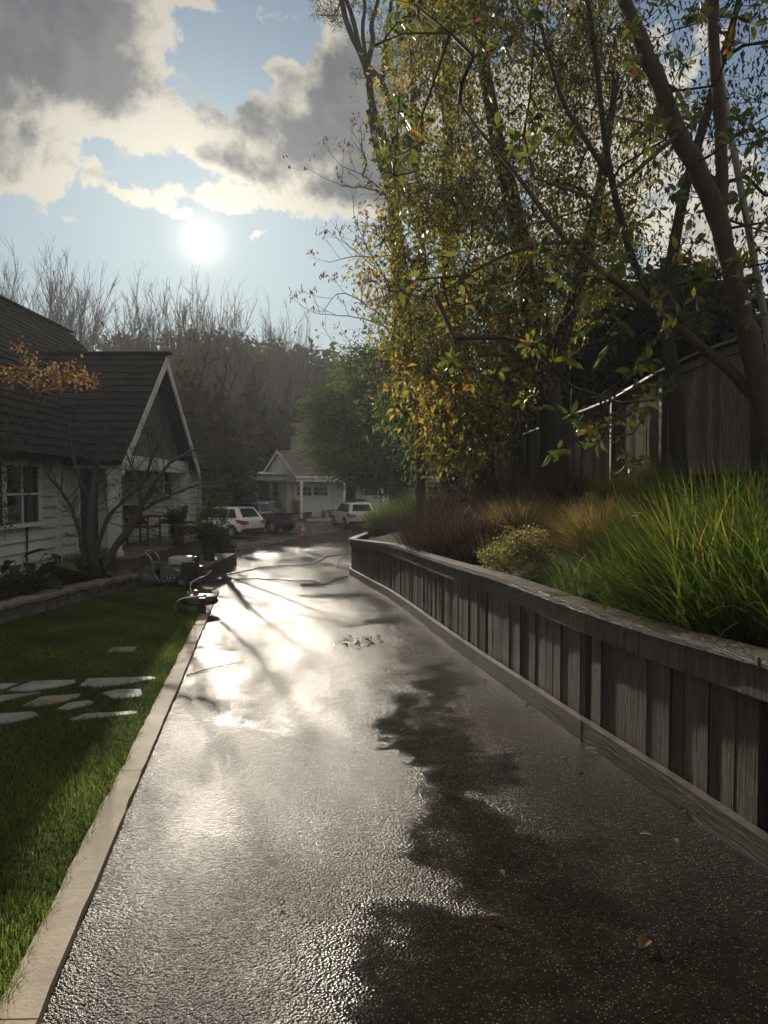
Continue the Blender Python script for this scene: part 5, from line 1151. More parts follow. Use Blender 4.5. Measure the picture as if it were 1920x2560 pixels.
# thinner, shorter turf towards the shaded middle of the lawn
X, Y = X[keep], Y[keep]; n = len(X); far = Y > 7.5
edge = np.exp(-(curb_x(Y) - .14 - X) / .35)
pat = .5 + .5 * np.sin(X * 2.1 + 1.3 * np.sin(Y * 1.1)) * np.cos(Y * 1.7)
a = rng.uniform(0, 6.283, n); L = rng.uniform(.022, .048, n) * (1 + .55 * edge) * (1.0 + .25 * pat)
b = MB(); b.blades(np.stack([X, Y, zl(X, Y) - .004], 1), np.stack([np.cos(a), np.sin(a), 0 * a], 1), L, rng.uniform(.0022, .0042, n) * (1 + .10 * np.clip(Y - 3, 0, 8)), rng.uniform(.1, .8, n), rng.uniform(.1, .5, n), np.clip(rng.normal(.42, .22, n) + .45 * (pat - .5) + .25 * np.sin(X * 5.3 + Y * 1.9) * np.sin(Y * 4.1 - X), 0, 1), 3)
tag(b.build('grass', MATS['lawn_blade']), 'short green lawn grass beside the kerb', 'grass', None, 'stuff')
# ------------------------------------------------------------------ vehicles
def vehicle(name, label, wheel_px, wheel_xy, rz, paint, kind, rack=False):
    """local frame: x forward, y left; placed so that the given wheel stands at the given ground point"""
    wx, wy = wheel_xy; gpt = G(*wheel_px) if len(wheel_px) == 2 else np.array(wheel_px)
    c, s_ = math.cos(rz), math.sin(rz); loc = (gpt[0] - (c * wx - s_ * wy), gpt[1] - (s_ * wx + c * wy), gpt[2] + .002)
    t = thing(name, label, 'pickup truck' if kind == 'pickup' else 'car', loc, None, rz)
    K = {'suv': (4.35, 1.78, 1.62, 1.00, .33), 'big': (4.6, 1.84, 1.68, 1.04, .36), 'pickup': (5.4, 1.86, 1.80, 1.12, .39)}[kind]
    L, W, H, BELT, WR = K; w = W / 2; x0 = -L / 2; fx = L / 2
    bedz = .82 if kind == 'pickup' else BELT
    cabx = -.55 if kind == 'pickup' else None
    st = [(x0, .84, .46, BELT * .80), (x0 + .05, .93, .40, BELT * .93), (x0 + .16, .985, .30, BELT * .985), (x0 + .8, 1.0, .24, BELT), (0, 1.0, .22, BELT - .01), (fx - 1.35, 1.0, .22, BELT - .02), (fx - .95, .99, .24, BELT - .04), (fx - .35, .95, .28, BELT - .14), (fx - .08, .86, .34, BELT - .25), (fx, .70, .45, BELT - .42)]
    if kind == 'pickup':
        st = [(x0, .95, .50, bedz), (x0 + .06, .99, .44, bedz), (-.62, 1, .40, bedz), (-.55, 1, .38, BELT), (0, 1, .36, BELT), (fx - 1.4, 1, .36, BELT), (fx - .9, .99, .38, BELT - .02), (fx - .25, .96, .40, BELT - .10), (fx - .05, .88, .48, BELT - .2), (fx, .75, .55, BELT - .45)]
    rings = []
    for (x, k, zb_, zt) in st:
        y = w * k; zm = zb_ + (zt - zb_) * .45
        half = [(.0, zb_), (y * .84, zb_), (y * .97, zb_ + .09), (y, zm), (y * .985, zm + (zt - zm) * .6), (y * .955, zt - .03), (y * .90, zt), (0, zt + .015)]
        rings.append([(x, a, z) for a, z in half] + [(x, -a, z) for a, z in half[-2:0:-1]])
    b = MB(); b.loft(rings)
    # cabin
    if kind == 'pickup': rb, fb, rr, fr = -.50, 1.55, -.36, .62
    elif kind == 'suv': rb, fb, rr, fr = x0 + .12, 1.15, x0 + .62, .22
    else: rb, fb, rr, fr = x0 + .10, 1.20, x0 + .42, .30
    wb, wr = w * .93, w * .72; zb0, zr = BELT - .03, H
    def cring(x_a, x_b, y, z, ch): return [(x_a + ch, -y, z), (x_b - ch, -y, z), (x_b, -y + ch, z), (x_b, y - ch, z), (x_b - ch, y, z), (x_a + ch, y, z), (x_a, y - ch, z), (x_a, -y + ch, z)]
    def at(t_, o=0): return rb + (rr - rb) * t_, fb + (fr - fb) * t_, wb + (wr - wb) * t_, zb0 + (zr - .06 - zb0) * t_
    cr = []
    for t_ in (0, .5, 1.0):
        a, e, y, z = at(t_); cr.append(cring(a, e, y, z, .05))
    a, e, y, z = at(1.0); cr.append(cring(a + .05, e - .10, y - .05, zr - .015, .07)); cr.append(cring(a + .20, e - .3, y - .22, zr, .10))
    b.loft(cr)
    if kind == 'pickup':
        for sgn in (-1, 1): b.box(((x0 + .03 - .55) / 2, sgn * (w * .985 - .045), (bedz + 1.14) / 2), (-.55 - x0 - .03, .09, 1.14 - bedz))
        b.box((x0 + .04, 0, (bedz + 1.13) / 2), (.07, W * .90, 1.13 - bedz - .002)); b.box((-.60, 0, .98), (.05, W * .9, .30))
        b.box((x0 - .06, 0, .56), (.16, W * .92, .17))
    body = b.build('body', MATS[paint], t, True, True)
    try:
        m = body.modifiers.new('edge', 'EDGE_SPLIT'); m.split_angle = math.radians(38)
    except Exception: pass
    # glass
    def quad_on(side, s0, s1, t0, t1, off=.010):
        q = []
        for (s, t_) in ((s0, t0), (s1, t0), (s1, t1), (s0, t1)):
            a, e, y, z = at(t_)
            if side in (1, -1): q.append((a + (e - a) * s, side * (y + off), z))
            elif side == 'r': q.append((a - off, -y + 2 * y * s, z))
            else: q.append((e + off, -y + 2 * y * s, z))
        return q
    def glass(nm, quads):
        b = MB()
        for q in quads:
            q = np.array(q); n_ = np.cross(q[1] - q[0], q[3] - q[0]); n_ /= np.linalg.norm(n_); n_ = n_ * .006; b.loft([q - n_, q + n_])
        b.build(nm, MATS['car_glass'], t, False, True)
    wins = [(.10, .30), (.33, .60), (.63, .92)] if kind != 'pickup' else [(.08, .34), (.38, .86)]
    for sgn in (1, -1): glass('side_window', [quad_on(sgn, a_, c_, .12, .90) for a_, c_ in wins])
    glass('rear_window', [quad_on('r', .12, .88, .22, .90)]); glass('windscreen', [quad_on('f', .08, .92, .10, .94)])
    # wheels
    ax = (x0 + {'suv': .76, 'big': .98, 'pickup': 1.28}[kind], fx - .88)
    for xx in ax:
        for sgn in (1, -1):
            b = MB(); yo = sgn * (w - .105); R_ = WR
            prof = [(R_ * .62, -.10), (R_ * .93, -.105), (R_, -.08), (R_, .08), (R_ * .93, .105), (R_ * .62, .10)]
            b.lathe(prof, (xx, yo, R_), 24, 'y'); wh = b.build('wheel', MATS['tyre_rubber'], t, True, True)
            b = MB(); b.lathe([(R_ * .64, -.09 * sgn), (R_ * .64, .085 * sgn), (R_ * .57, .09 * sgn), (R_ * .54, .05 * sgn), (.001, .03 * sgn)], (xx, yo, R_), 24, 'y')
            for k in range(6):
                a_ = k * 1.0472; d = np.array([math.cos(a_), 0, math.sin(a_)]); b.tube([np.array([xx, yo + sgn * .085, R_]) + d * R_ * .08, np.array([xx, yo + sgn * .09, R_]) + d * R_ * .57], [R_ * .10, R_ * .075], 6)
            b.lathe([(.001, .10 * sgn), (R_ * .16, .095 * sgn), (R_ * .17, .05 * sgn)], (xx, yo, R_), 12, 'y')
            rim = b.build('rim', MATS['rim_alloy'], wh, True, True)
            b = MB(); th = np.linspace(-.35, math.pi + .35, 16); ro, ri = R_ * 1.24, R_ * .5; ya, yc = sgn * (w * .90), sgn * (w + .004)
            o_ = [(xx + math.cos(q) * ro, R_ + math.sin(q) * ro) for q in th]
            b.loft([[(p_[0], ya, p_[1]) for p_ in o_], [(p_[0], yc, p_[1]) for p_ in o_]]); b.build('wheel_arch', MATS['dark_plastic'], t, False, True)
            wh.location = (0, sgn * .030, 0)
    # lights, bumper, plate
    zl_ = BELT * .86
    for sgn in (1, -1):
        b = MB()
        if kind == 'pickup': b.hexa([(x0 - .012, sgn * w * .84, .80), (x0 + .07, sgn * (w * .995 + .008), .80), (x0 + .14, sgn * (w * .995 + .008), .80), (x0 + .12, sgn * w * .84, .80)], [(x0 - .012, sgn * w * .84, 1.06), (x0 + .06, sgn * (w * .99 + .008), 1.06), (x0 + .13, sgn * (w * .99 + .008), 1.06), (x0 + .12, sgn * w * .84, 1.06)])
        else: b.hexa([(x0 - .030, sgn * w * .45, zl_ - .10), (x0 - .02, sgn * (w * .95), zl_ - .17), (x0 + .34, sgn * (w * 1.0 + .016), zl_ - .04), (x0 + .20, sgn * w * .6, zl_ - .06)], [(x0 - .020, sgn * w * .45, zl_ + .03), (x0 - .01, sgn * (w * .97), zl_ + .09), (x0 + .50, sgn * (w * .99 + .016), zl_ + .12), (x0 + .24, sgn * w * .6, zl_ + .04)])
        b.build('tail_light', MATS['tail_red'], t, False, True)
    b = MB()
    if kind == 'pickup': b.box((x0 - .075, 0, .545), (.17, W * .80, .12))
    else: b.loft([[(x0 - .02, -w * .72, .34), (x0 - .02, w * .72, .34), (x0 + .10, w * .92, .34), (x0 + .10, -w * .92, .34)], [(x0 - .025, -w * .74, .52), (x0 - .025, w * .74, .52), (x0 + .10, w * .95, .50), (x0 + .10, -w * .95, .50)]])
    b.build('bumper', MATS['chrome' if kind == 'pickup' else 'dark_plastic'], t, False, True)
    b = MB(); b.box((x0 - .022 if kind != 'pickup' else x0 - .002, 0 if kind != 'pickup' else -.2, zl_ - .12 if kind != 'pickup' else .98), (.02, .32, .15 if kind != 'pickup' else .26)); b.build('licence_plate', MATS['plate_white'], t, False, True)
    for sgn in (1, -1):
        b = MB(); b.lathe([(0, -.07), (.07, -.05), (.085, 0), (.07, .05), (0, .07)], (fb - .12, sgn * (w + .09), BELT + .06), 10); b.box((fb - .12, sgn * w, BELT + .02), (.05, .16, .03)); b.build('door_mirror', MATS['car_black'], t, True, True)
    if rack:
        b = MB()
        for sgn in (1, -1): b.tube([(rr + .1, sgn * .5, H), (rr + .12, sgn * .5, H + .07), (fr - .3, sgn * .5, H + .07), (fr - .25, sgn * .5, H)], .018, 6)
        for xx in (rr + .35, fr - .55): b.box((xx, 0, H + .095), (.06, 1.2, .03))
        b.box((rr + .62, .1, H + .16), (.75, .55, .10)); b.box((rr + .9, -.35, H + .15), (.9, .2, .09))
        b.build('roof_rack', MATS['dark_plastic'], t, False, True)
    else:
        b = MB(); b.hexa([(rr - .10, -wr * .8, H - .07), (rr - .10, wr * .8, H - .07), (rr + .1, wr * .85, H - .03), (rr + .1, -wr * .85, H - .03)], [(rr - .10, -wr * .8, H - .04), (rr - .10, wr * .8, H - .04), (rr + .1, wr * .85, H - .002), (rr + .1, -wr * .85, H - .002)])
        if kind != 'pickup': b.build('spoiler', MATS[paint], t, False, True)
    return t
R = math.radians
vehicle('small_suv', 'small white suv partly behind the bare trees, rear with red tail light', (582, 1346), (-4.35 / 2 + .76, .8), R(145), 'car_white', 'suv')
vehicle('pickup_truck', 'dark pickup truck with empty bed parked before the garage house', (683, 1334), (-5.4 / 2 + 1.28, .83), R(160), 'car_black', 'pickup')
vehicle('white_suv', 'larger white suv with roof rack half hidden by green strap leaves', (864, 1322), (-4.6 / 2 + .98, .83), R(109), 'car_white', 'big', True)
p_ = P(625, 1300, 47.5); vehicle('dark_suv', 'black vehicle with roof rack behind the pickup cab', (p_[0], 47.5, float(zd(47.5))), (0, 0), R(162), 'car_black', 'big', True)

# ------------------------------------------------------------------ traffic cone
c = G(758, 1342); t = thing('traffic_cone', 'orange traffic cone with two white bands on the drive edge', 'traffic cone', c)
b = MB(); b.box(c + [0, 0, .018], (.37, .37, .036)); b.build('base', MATS['black_rubber'], t)
b = MB(); b.lathe([(.155, .036), (.135, .06), (.045, .70), (.03, .71), (0, .71)], c, 18); b.build('body', MATS['cone_orange'], t, True)
for z0, z1 in ((.34, .46), (.52, .60)):
    b = MB(); r_ = lambda z: .135 + (z - .06) / .64 * (.045 - .135) + .004; b.lathe([(r_(z0), z0), (r_(z1), z1)], c, 18); b.build('white_band', MATS['white_band'], t, True)

# ------------------------------------------------------------------ pressure washer
c = G(452, 1464, zl); c[2] = float(zd(c[1])) + .01
t = thing('pressure_washer', 'petrol pressure washer with steel frame, pale fuel tank and black wheel at lawn corner', 'pressure washer', c)
b = MB()
fr_ = lambda y: [c + [-.34, y, .16], c + [-.44, y, .22], c + [-.48, y, .42], c + [-.50, y, .60], c + [-.60, y, .68]]
for y in (-.22, .22): b.tube(smooth_line(fr_(y), 14), .017, 8)
b.tube(smooth_line([c + [-.60, -.22, .68], c + [-.66, -.18, .72], c + [-.66, .18, .72], c + [-.60, .22, .68]], 12), .017, 8)
for y in (-.22, .22): b.tube([c + [-.42, y, .56], c + [.0, y, .36], c + [.44, y, .12]], .014, 8); b.tube([c + [-.38, y, .12], c + [.40, y, .12]], .017, 8)
b.tube([c + [-.36, -.22, .12], c + [-.36, .22, .12]], .016, 8); b.tube([c + [.40, -.22, .12], c + [.40, .22, .12]], .016, 8); b.tube([c + [-.49, -.22, .5], c + [-.49, .22, .5]], .012, 8)
b.tube(smooth_line([c + [.36, -.25, .12], c + [.50, -.25, .16], c + [.56, -.25, .32], c + [.62, -.25, .36]], 12), .013, 8)
b.build('frame', MATS['steel_tube'], t, True)
b = MB(); b.box(c + [-.12, 0, .135], (.62, .46, .03)); b.box(c + [-.12, 0, .28], (.44, .40, .25))
for k in range(6): b.box(c + [-.12, -.205, .20 + k * .032], (.42, .02, .014))
b.build('pump_housing', MATS['engine_grey'], t)
b = MB(); b.box(c + [-.10, -.219, .205], (.30, .004, .05)); q = b.build('label_plate', MATS['dark_plastic'], t)
b = MB()
for k, w_ in enumerate((.035, .035, .012, .09)): b.box(c + [-.20 + k * .06, -.2225, .205], (w_, .003, .022))
q = b.build('lettering', MATS['plate_white'], t)
b = MB(); b.box(c + [.20, 0, .34], (.26, .36, .34)); b.lathe([(0, -.24), (.13, -.24), (.15, -.2), (.15, -.18)], c + [.20, 0, .33], 18, 'y'); b.box(c + [.36, .02, .30], (.10, .28, .22)); b.lathe([(.0, 0), (.05, 0), (.05, .10), (0, .10)], c + [.30, .08, .50], 12)
for k in range(7): b.box(c + [.20, -.02, .22 + k * .035], (.29, .40, .010))
b.build('engine', MATS['engine_dark'], t)
b = MB(); rg_ = []
for z, s_ in ((.46, .92), (.48, 1.0), (.56, 1.0), (.60, .94), (.615, .80)):
    x_, y_ = .21 * s_, .17 * s_; rg_.append([c + [q_[0], q_[1], z] for q_ in [(-x_ + .04, -y_), (x_ + .0, -y_), (x_ + .04, -y_ + .04), (x_ + .04, y_ - .04), (x_, y_), (-x_ + .04, y_), (-x_, y_ - .04), (-x_, -y_ + .04)]])
b.loft(rg_); tk = b.build('fuel_tank', MATS['tank_white'], t)
b = MB(); b.lathe([(.045, .61), (.045, .645), (0, .65)], c + [-.02, 0, 0], 12); q = b.build('fuel_cap', MATS['chrome'], tk); q.location = (0, 0, 0); q.location = -Vector(t.location)
q.data.transform(Matrix.Translation(Vector((0, 0, 0))))
for y in (-.28, .28):
    b = MB(); b.lathe([(.05, -.04), (.125, -.045), (.14, -.03), (.14, .03), (.125, .045), (.05, .04)], c + [.10, y, .14], 20, 'y'); wh = b.build('wheel', MATS['black_rubber'], t, True)
    b = MB(); b.lathe([(.0, -.03), (.055, -.03), (.055, .03), (0, .03)], c + [.10, y, .14], 12, 'y'); hb = b.build('hub', MATS['engine_grey'], wh); hb.location = -Vector(t.location)
b = MB()
for x_ in (-.30,): b.box(c + [x_, 0, .06], (.06, .40, .12))
b.build('foot', MATS['black_rubber'], t)

# ------------------------------------------------------------------ surface cleaner at the kerb end
c = G(490, 1534, zl); t = thing('surface_cleaner', 'round dark surface cleaner with chrome handle tube standing at the kerb end', 'surface cleaner', c)
b = MB(); b.lathe([(0, .27), (.10, .275), (.22, .26), (.26, .235), (.265, .15), (.245, .15), (.24, .22), (0, .23)], c + [.04, .05, 0], 28); b.build('deck', MATS['engine_dark'], t, True)
b = MB(); b.lathe([(.268, .165), (.275, .17), (.275, .19), (.268, .195)], c + [.04, .05, 0], 28); b.build('skirt', MATS['black_rubber'], t, True)
b = MB(); b.tube(smooth_line([c + [.16, -.02, .27], c + [-.02, -.12, .27], c + [-.20, -.15, .24], c + [-.26, -.16, .18], c + [-.255, -.16, .01]], 16), .014, 8); b.build('leg', MATS['chrome'], t, True)
b = MB(); b.box(c + [.12, -.15, .14], (.11, .10, .24)); b.box(c + [.12, -.16, .02], (.05, .06, .05)); cs_ = b.build('caster_bracket', MATS['black_rubber'], t)
b = MB(); b.lathe([(.0, -.02), (.045, -.02), (.045, .02), (0, .02)], c + [.12, -.16, .045], 14, 'y'); q = b.build('wheel', MATS['dark_plastic'], cs_); q.location = -Vector(t.location)
b = MB(); b.tube(smooth_line([c + [.14, .0, .28], c + [-.04, -.04, .29], c + [-.08, -.02, .38], c + [-.08, .02, .46], c + [.0, .1, .50], c + [.10, .22, .53], c + [.16, .3, .60]], 26), .012, 8); b.build('handle', MATS['steel_tube'], t, True)
b = MB(); b.lathe([(0, .27), (.045, .27), (.045, .33), (.02, .35), (0, .35)], c + [.0, .0, 0], 12); b.build('swivel', MATS['red_paint'], t); b = MB(); b.lathe([(0, .26), (.03, .26), (.03, .31), (0, .32)], c + [-.13, .06, 0], 12); b.build('bolt', MATS['chrome'], t)

# ------------------------------------------------------------------ hoses
def hose(label, pix, r=.013, mat_='black_rubber', lift=.013):
    q = np.array([G(*p) for p in pix]); q[:, 2] += lift; q = smooth_line(q, 10 * len(pix)); q[:, 2] = zdrive(q[:, 0], q[:, 1]) + lift + .012
    b = MB(); b.tube(q, r, 7); tag(b.build('hose', MATS[mat_], None, True), label, 'hose')
hose('black hose running from the washer across the drive to the wall foot, farther line', [(520, 1452), (560, 1442), (610, 1430), (650, 1421), (700, 1417), (750, 1416), (785, 1410), (802, 1402), (815, 1393), (840, 1390), (868, 1388)])
hose('black hose with a flat loop lying on the wet drive beside the wall', [(515, 1462), (560, 1451), (640, 1450), (700, 1452), (748, 1456), (790, 1454), (800, 1458), (775, 1464), (750, 1462), (760, 1466), (812, 1464), (835, 1452), (868, 1444)])
hose('short thin hose curving into view beside the far wall end', [(842, 1420), (845, 1404), (856, 1394), (868, 1391)], .009)
q = np.array([G(x, y, zl) for x, y in [(335, 1440), (350, 1455), (375, 1461), (400, 1459), (425, 1450)]]); q[:, 2] += .03; b = MB(); b.tube(smooth_line(q, 40), .011, 7); tag(b.build('hose', MATS['black_rubber'], None, True), 'thin hose lying on the lawn edge left of the washer', 'hose')

# ------------------------------------------------------------------ porch chair
t = thing('armchair', 'wooden armchair with woven seat and dark cushion on the porch', 'chair', (-5.62, 16.6, FZ + .042), None, R(-12))
b = MB(); b.box((0, 0, .42), (.54, .54, .05)); b.build('seat', MATS['rush_seat'], t, False, True)
for x in (-.26, .26):
    for y in (-.27, .27):
        b = MB(); b.tube([(x, y, 0), (x, y, .40), (x - (.10 if x < 0 else 0), y, .92 if x < 0 else .64)], [.020, .024, .020], 8); b.build('leg', MATS['chair_wood'], t, True, True)
for y in (-.27, .27):
    b = MB(); b.tube([(-.30, y, .62), (0, y, .66), (.30, y, .65)], [.02, .028, .03], 8); b.build('armrest', MATS['chair_wood'], t, True, True)
    b = MB(); b.tube([(-.26, y, .22), (.26, y, .20)], .012, 6); b.build('stretcher', MATS['chair_wood'], t, True, True)
b = MB()
for z in (.56, .72, .88): b.box((-.30 - (z - .56) * .18, 0, z), (.02, .52, .07))
b.build('backrest', MATS['chair_wood'], t, False, True)
b = MB(); rg_ = []
for k, s_ in ((-.07, .80), (-.04, .96), (.0, 1.0), (.04, .96), (.07, .80)): rg_.append([(-.20 + k - .12 * z_, y_ * s_ * .23, .67 + z_ * s_ * .23) for y_, z_ in [(-1, -.9), (0, -.84), (1, -.9), (.94, 0), (1.05, 1.05), (0, .92), (-1.05, 1.05), (-.94, 0)]])
b.loft(rg_); tag(b.build('cushion', MATS['cushion'], None, True), 'dark square cushion propped on the porch armchair', 'cushion')
o = [o for o in C.objects if o.name == 'cushion'][-1]; o.location = t.location; o.rotation_euler = t.rotation_euler

# ------------------------------------------------------------------ pots and plants by the porch
def pot(label, c, r, h, m, cat='flower pot', name='pot'):
    t = thing(name, label, cat, c); b = MB(); b.lathe([(0, 0), (r * .74, 0), (r * .80, h * .3), (r * .95, h * .9), (r * 1.06, h * .92), (r * 1.06, h), (r * .92, h), (r * .9, h * .88)], c, 22); b.build('body', MATS[m], t, True)
    b = MB(); b.lathe([(r * .9, h * .89), (0, h * .92)], c, 22); b.build('potting_soil', MATS['soil'], t); return t
def frond_plant(name, label, cat, c, n, L, W, material, seed, e0=.1, e1=1.2, sag=.5):
    rg = np.random.default_rng(seed); b = MB(); bs = MB()
    for k in range(n):
        a = k * 2.4 + rg.uniform(-.2, .2); e = rg.uniform(e0, e1); m = 10; tt = np.linspace(0, 1, m); d = np.array([math.cos(a) * math.cos(e), math.sin(a) * math.cos(e), math.sin(e)]); l = L * rg.uniform(.75, 1.1)
        ax = np.array(c) + tt[:, None] * d * l - np.array([0, 0, 1.]) * tt[:, None] ** 2 * l * sag * math.cos(e); side = unit(np.cross(d, [0, 0, 1.])); bs.segs(ax[:-1], ax[1:], .006, .004)
        for sg in (-1, 1):
            nn = 22; u = np.linspace(.15, .99, nn); q = np.stack([np.interp(u, tt, ax[:, i]) for i in range(3)], 1); b.leaves(q, np.tile(side * sg + d * .7, (nn, 1)) + rg.normal(0, .08, (nn, 3)), np.tile([0, 0, 1.], (nn, 1)), W * np.sin(np.pi * np.clip(u * .85 + .1, 0, 1)) + .02, W * .22, rg.random(nn), False, .1, .15)
    t = thing(name, label, cat, c); bs.build('stem', MATS['cycad_leaf'], t); b.build('fronds', MATS[material], t)
c1 = np.array([-4.86, 16.75, FZ + .042]); pot('grey ribbed pot holding the arching cycad at the porch edge', c1, .17, .40, 'pot_grey')
frond_plant('cycad', 'arching yellow green cycad in the grey pot at the porch edge', 'plant', c1 + [0, 0, .40], 26, .62, .17, 'cycad_leaf', 111, -.1, 1.25)
c2 = np.array([-4.30, 17.4, float(zd(17.)) + .291]); pot('dark green pot below the cycad on the porch step', c2, .18, .40, 'pot_dark')
def shrub(name, label, cat, c, rx, rz_, n, leaf, W, per, material, seed, stems=4, tl=(.1, .9), droop=.3, bias=(0, 0, 0)):
    rg = np.random.default_rng(seed); c = np.array(c, float); t = thing(name, label, cat, c); bw = MB(); bl = MB(); sk = Skeleton()
    for k in range(stems): sk.line(np.array([c + rg.normal(0, .03, 3) * [1, 1, 0], c + np.array([rg.normal(0, .2) * rx, rg.normal(0, .2) * rx, rz_ * .4])]), .012)
    u = unit(rg.normal(0, 1, (n, 3))) * rg.uniform(.45, 1.05, (n, 1)); u[:, 2] = u[:, 2] * .5 + .5; cs = c + u * np.array([rx, rx, rz_]) + np.array(bias)
    for q in cs[:90]: sk.attach(rg, q, .1, 0)
    leaf_cloud(bl, rg, cs, rx * .24, per, leaf, W, droop, leaf > .09, bt=bw, tw=.002, tlo=tl[0], thi=tl[1]); sk.draw(bw, .003); bw.build('stem', MATS['dark_bark'], t); bl.build('leaves', MATS[material], t); return t
shrub('leafy_shrub', 'sunlit glossy green shrub spilling over the drive edge behind the washer', 'shrub', c2 + [.02, .0, .36], .36, .60, 60, .085, .045, 26, 'lush_leaf', 112, tl=(.2, 1), droop=.7)
g_ = G(540, 1408); shrub('leafy_shrub', 'bright green ground shrub beside the low stone edging at the drive', 'shrub', g_, .55, .72, 80, .09, .05, 26, 'lush_leaf', 113, tl=(.3, 1.), droop=.6)
g_ = G(535, 1390); shrub('leafy_shrub', 'tall thin green shrub rising left of the parked white car', 'shrub', g_, .50, 2.2, 120, .08, .04, 20, 'green_leaf', 114, tl=(.2, .9), droop=.4)
# low stone edging beside the drive
e0, e1 = G(512, 1446), G(592, 1409); t = thing('stone_edging', 'short dark stone edging ending in a point at the drive edge', 'edging', (e0 + e1) / 2); b = MB(); n_ = 7; d_ = (e1 - e0) / n_; sd_ = unit(np.array([-d_[1], d_[0], 0]))
for k in range(n_):
    a, c_ = e0 + d_ * k, e0 + d_ * (k + .97); h = .24 - .02 * (k == n_ - 1); b.hexa([a, c_, c_ + sd_ * .22, a + sd_ * .22], [a + [0, 0, h], c_ + [0, 0, h], c_ + sd_ * .22 + [0, 0, h], a + sd_ * .22 + [0, 0, h]], rw.random())
b.build('blocks', MATS['wall_stone'], t)
# plants of the flower bed
bz = lambda y: float(zl(-4.7, y)) + .21
def broad_plant(label, c, n, L, W, seed, material='lush_leaf'):
    rg = np.random.default_rng(seed); t = thing('leafy_plant', label, 'plant', c); b = MB(); bs = MB(); a = np.arange(n) * 2.4 + rg.uniform(-.3, .3, n); e = rg.uniform(.15, 1.2, n); l = rg.uniform(.35, .9, n) * L; D = np.stack([np.cos(a) * np.cos(e), np.sin(a) * np.cos(e), np.sin(e)], 1); tip = np.array(c) + D * l[:, None]
    bs.segs(np.tile(c, (n, 1)), tip, .010, .006); b.leaves(tip, D * [1, 1, .3] + [0, 0, -.25], np.tile([0, 0, 1.], (n, 1)) + rg.normal(0, .2, (n, 3)), L * .55 * rg.uniform(.8, 1.2, n), W * rg.uniform(.8, 1.2, n), rg.random(n), True, .12, .3); bs.build('stem', MATS['lush_leaf'], t); b.build('leaves', MATS[material], t, True)
broad_plant('dark large-leaved plant below the house window', (-5.55, 10.9, bz(10.9)), 16, .75, .20, 121)
broad_plant('dark large-leaved plant by the corner of the porch', (-5.5, 12.4, bz(12.4)), 18, .80, .20, 122)
for k, (x, y, rx, rz_, lab) in enumerate(((-5.3, 9.2, .42, .42, 'low dark shrub in the flower bed at the left edge'), (-5.15, 10.0, .36, .38, 'low dark shrub in the flower bed left of the leaning tree'), (-5.25, 11.5, .40, .45, 'low dark shrub at the foot of the leaning bare tree'), (-4.55, 14.9, .34, .38, 'dark round shrub in front of the porch floor'), (-3.95, 14.2, .30, .30, 'low weedy shrub on the lawn edge left of the washer'))):
    shrub('low_shrub', lab, 'shrub', (x, y, bz(y) if x < -5 else float(zd(y)) + .02), rx, rz_, 50, .06, .03, 22, 'lush_leaf' if k % 2 else 'dark_leaf', 130 + k, tl=(.0, .7))
def rock(label, c, s, seed):
    rg = np.random.default_rng(seed); b = MB(); n, m = 9, 14; u = np.linspace(0, math.pi, n); v = np.linspace(0, 2 * math.pi, m + 1)[:-1]; ph = rg.uniform(0, 6, 6)
    rings = []
    for a in u:
        rings.append([np.array(c) + np.array(s) * np.array([math.sin(a) * math.cos(q), math.sin(a) * math.sin(q), .35 + .65 * math.cos(a)]) * (1 + .13 * math.sin(2 * q + ph[0] + a) + .09 * math.sin(3 * q - 2 * a + ph[1]) + .06 * math.sin(5 * q + 4 * a + ph[2])) for q in v])
    b.loft(rings, True, True); tag(b.build('rock', MATS['rock'], None, False), label, 'rock')
for k, (x, y, s, lab) in enumerate(((-4.95, 13.35, (.34, .26, .28), 'large grey rock at the end of the bed wall'), (-4.62, 13.5, (.24, .2, .22), 'smaller grey rock right of the largest one'), (-4.9, 14.2, (.28, .24, .30), 'dark rock against the porch floor behind the other rocks'))): rock(lab, (x, y, float(zd(y)) + .12), s, 140 + k)
lc = np.array([-5.05, 12.75, bz(12.75)]); t = thing('garden_lantern', 'small dark garden lantern at the end of the flower bed', 'lantern', lc); b = MB(); b.lathe([(.0, 0), (.05, 0), (.05, .20), (0, .20)], lc, 10); b.build('stem', MATS['engine_dark'], t, True); b = MB(); b.lathe([(0, .20), (.065, .20), (.065, .32), (.085, .33), (.03, .41), (0, .42)], lc, 12); b.build('lamp_housing', MATS['engine_dark'], t, True)
# slatted wooden screen catching the sun
c = P(492, 1283, 27); c[2] = float(zd(27.)); t = thing('slatted_screen', 'sunlit weathered slatted wooden screen by the far house corner', 'screen', c); b = MB(); h = P(492, 1250, 27)[2] - c[2]
for k in range(5): b.box(c + [-.17 + k * .085, 0, h / 2], (.055, .02, h - .06), .06, rw.random())
b.build('slats', MATS['pale_slat'], t); b = MB(); b.box(c + [0, 0, h], (.50, .09, .035), .06); b.box(c + [0, -.02, .4], (.44, .03, .05), .06); b.build('rail', MATS['pale_slat'], t)
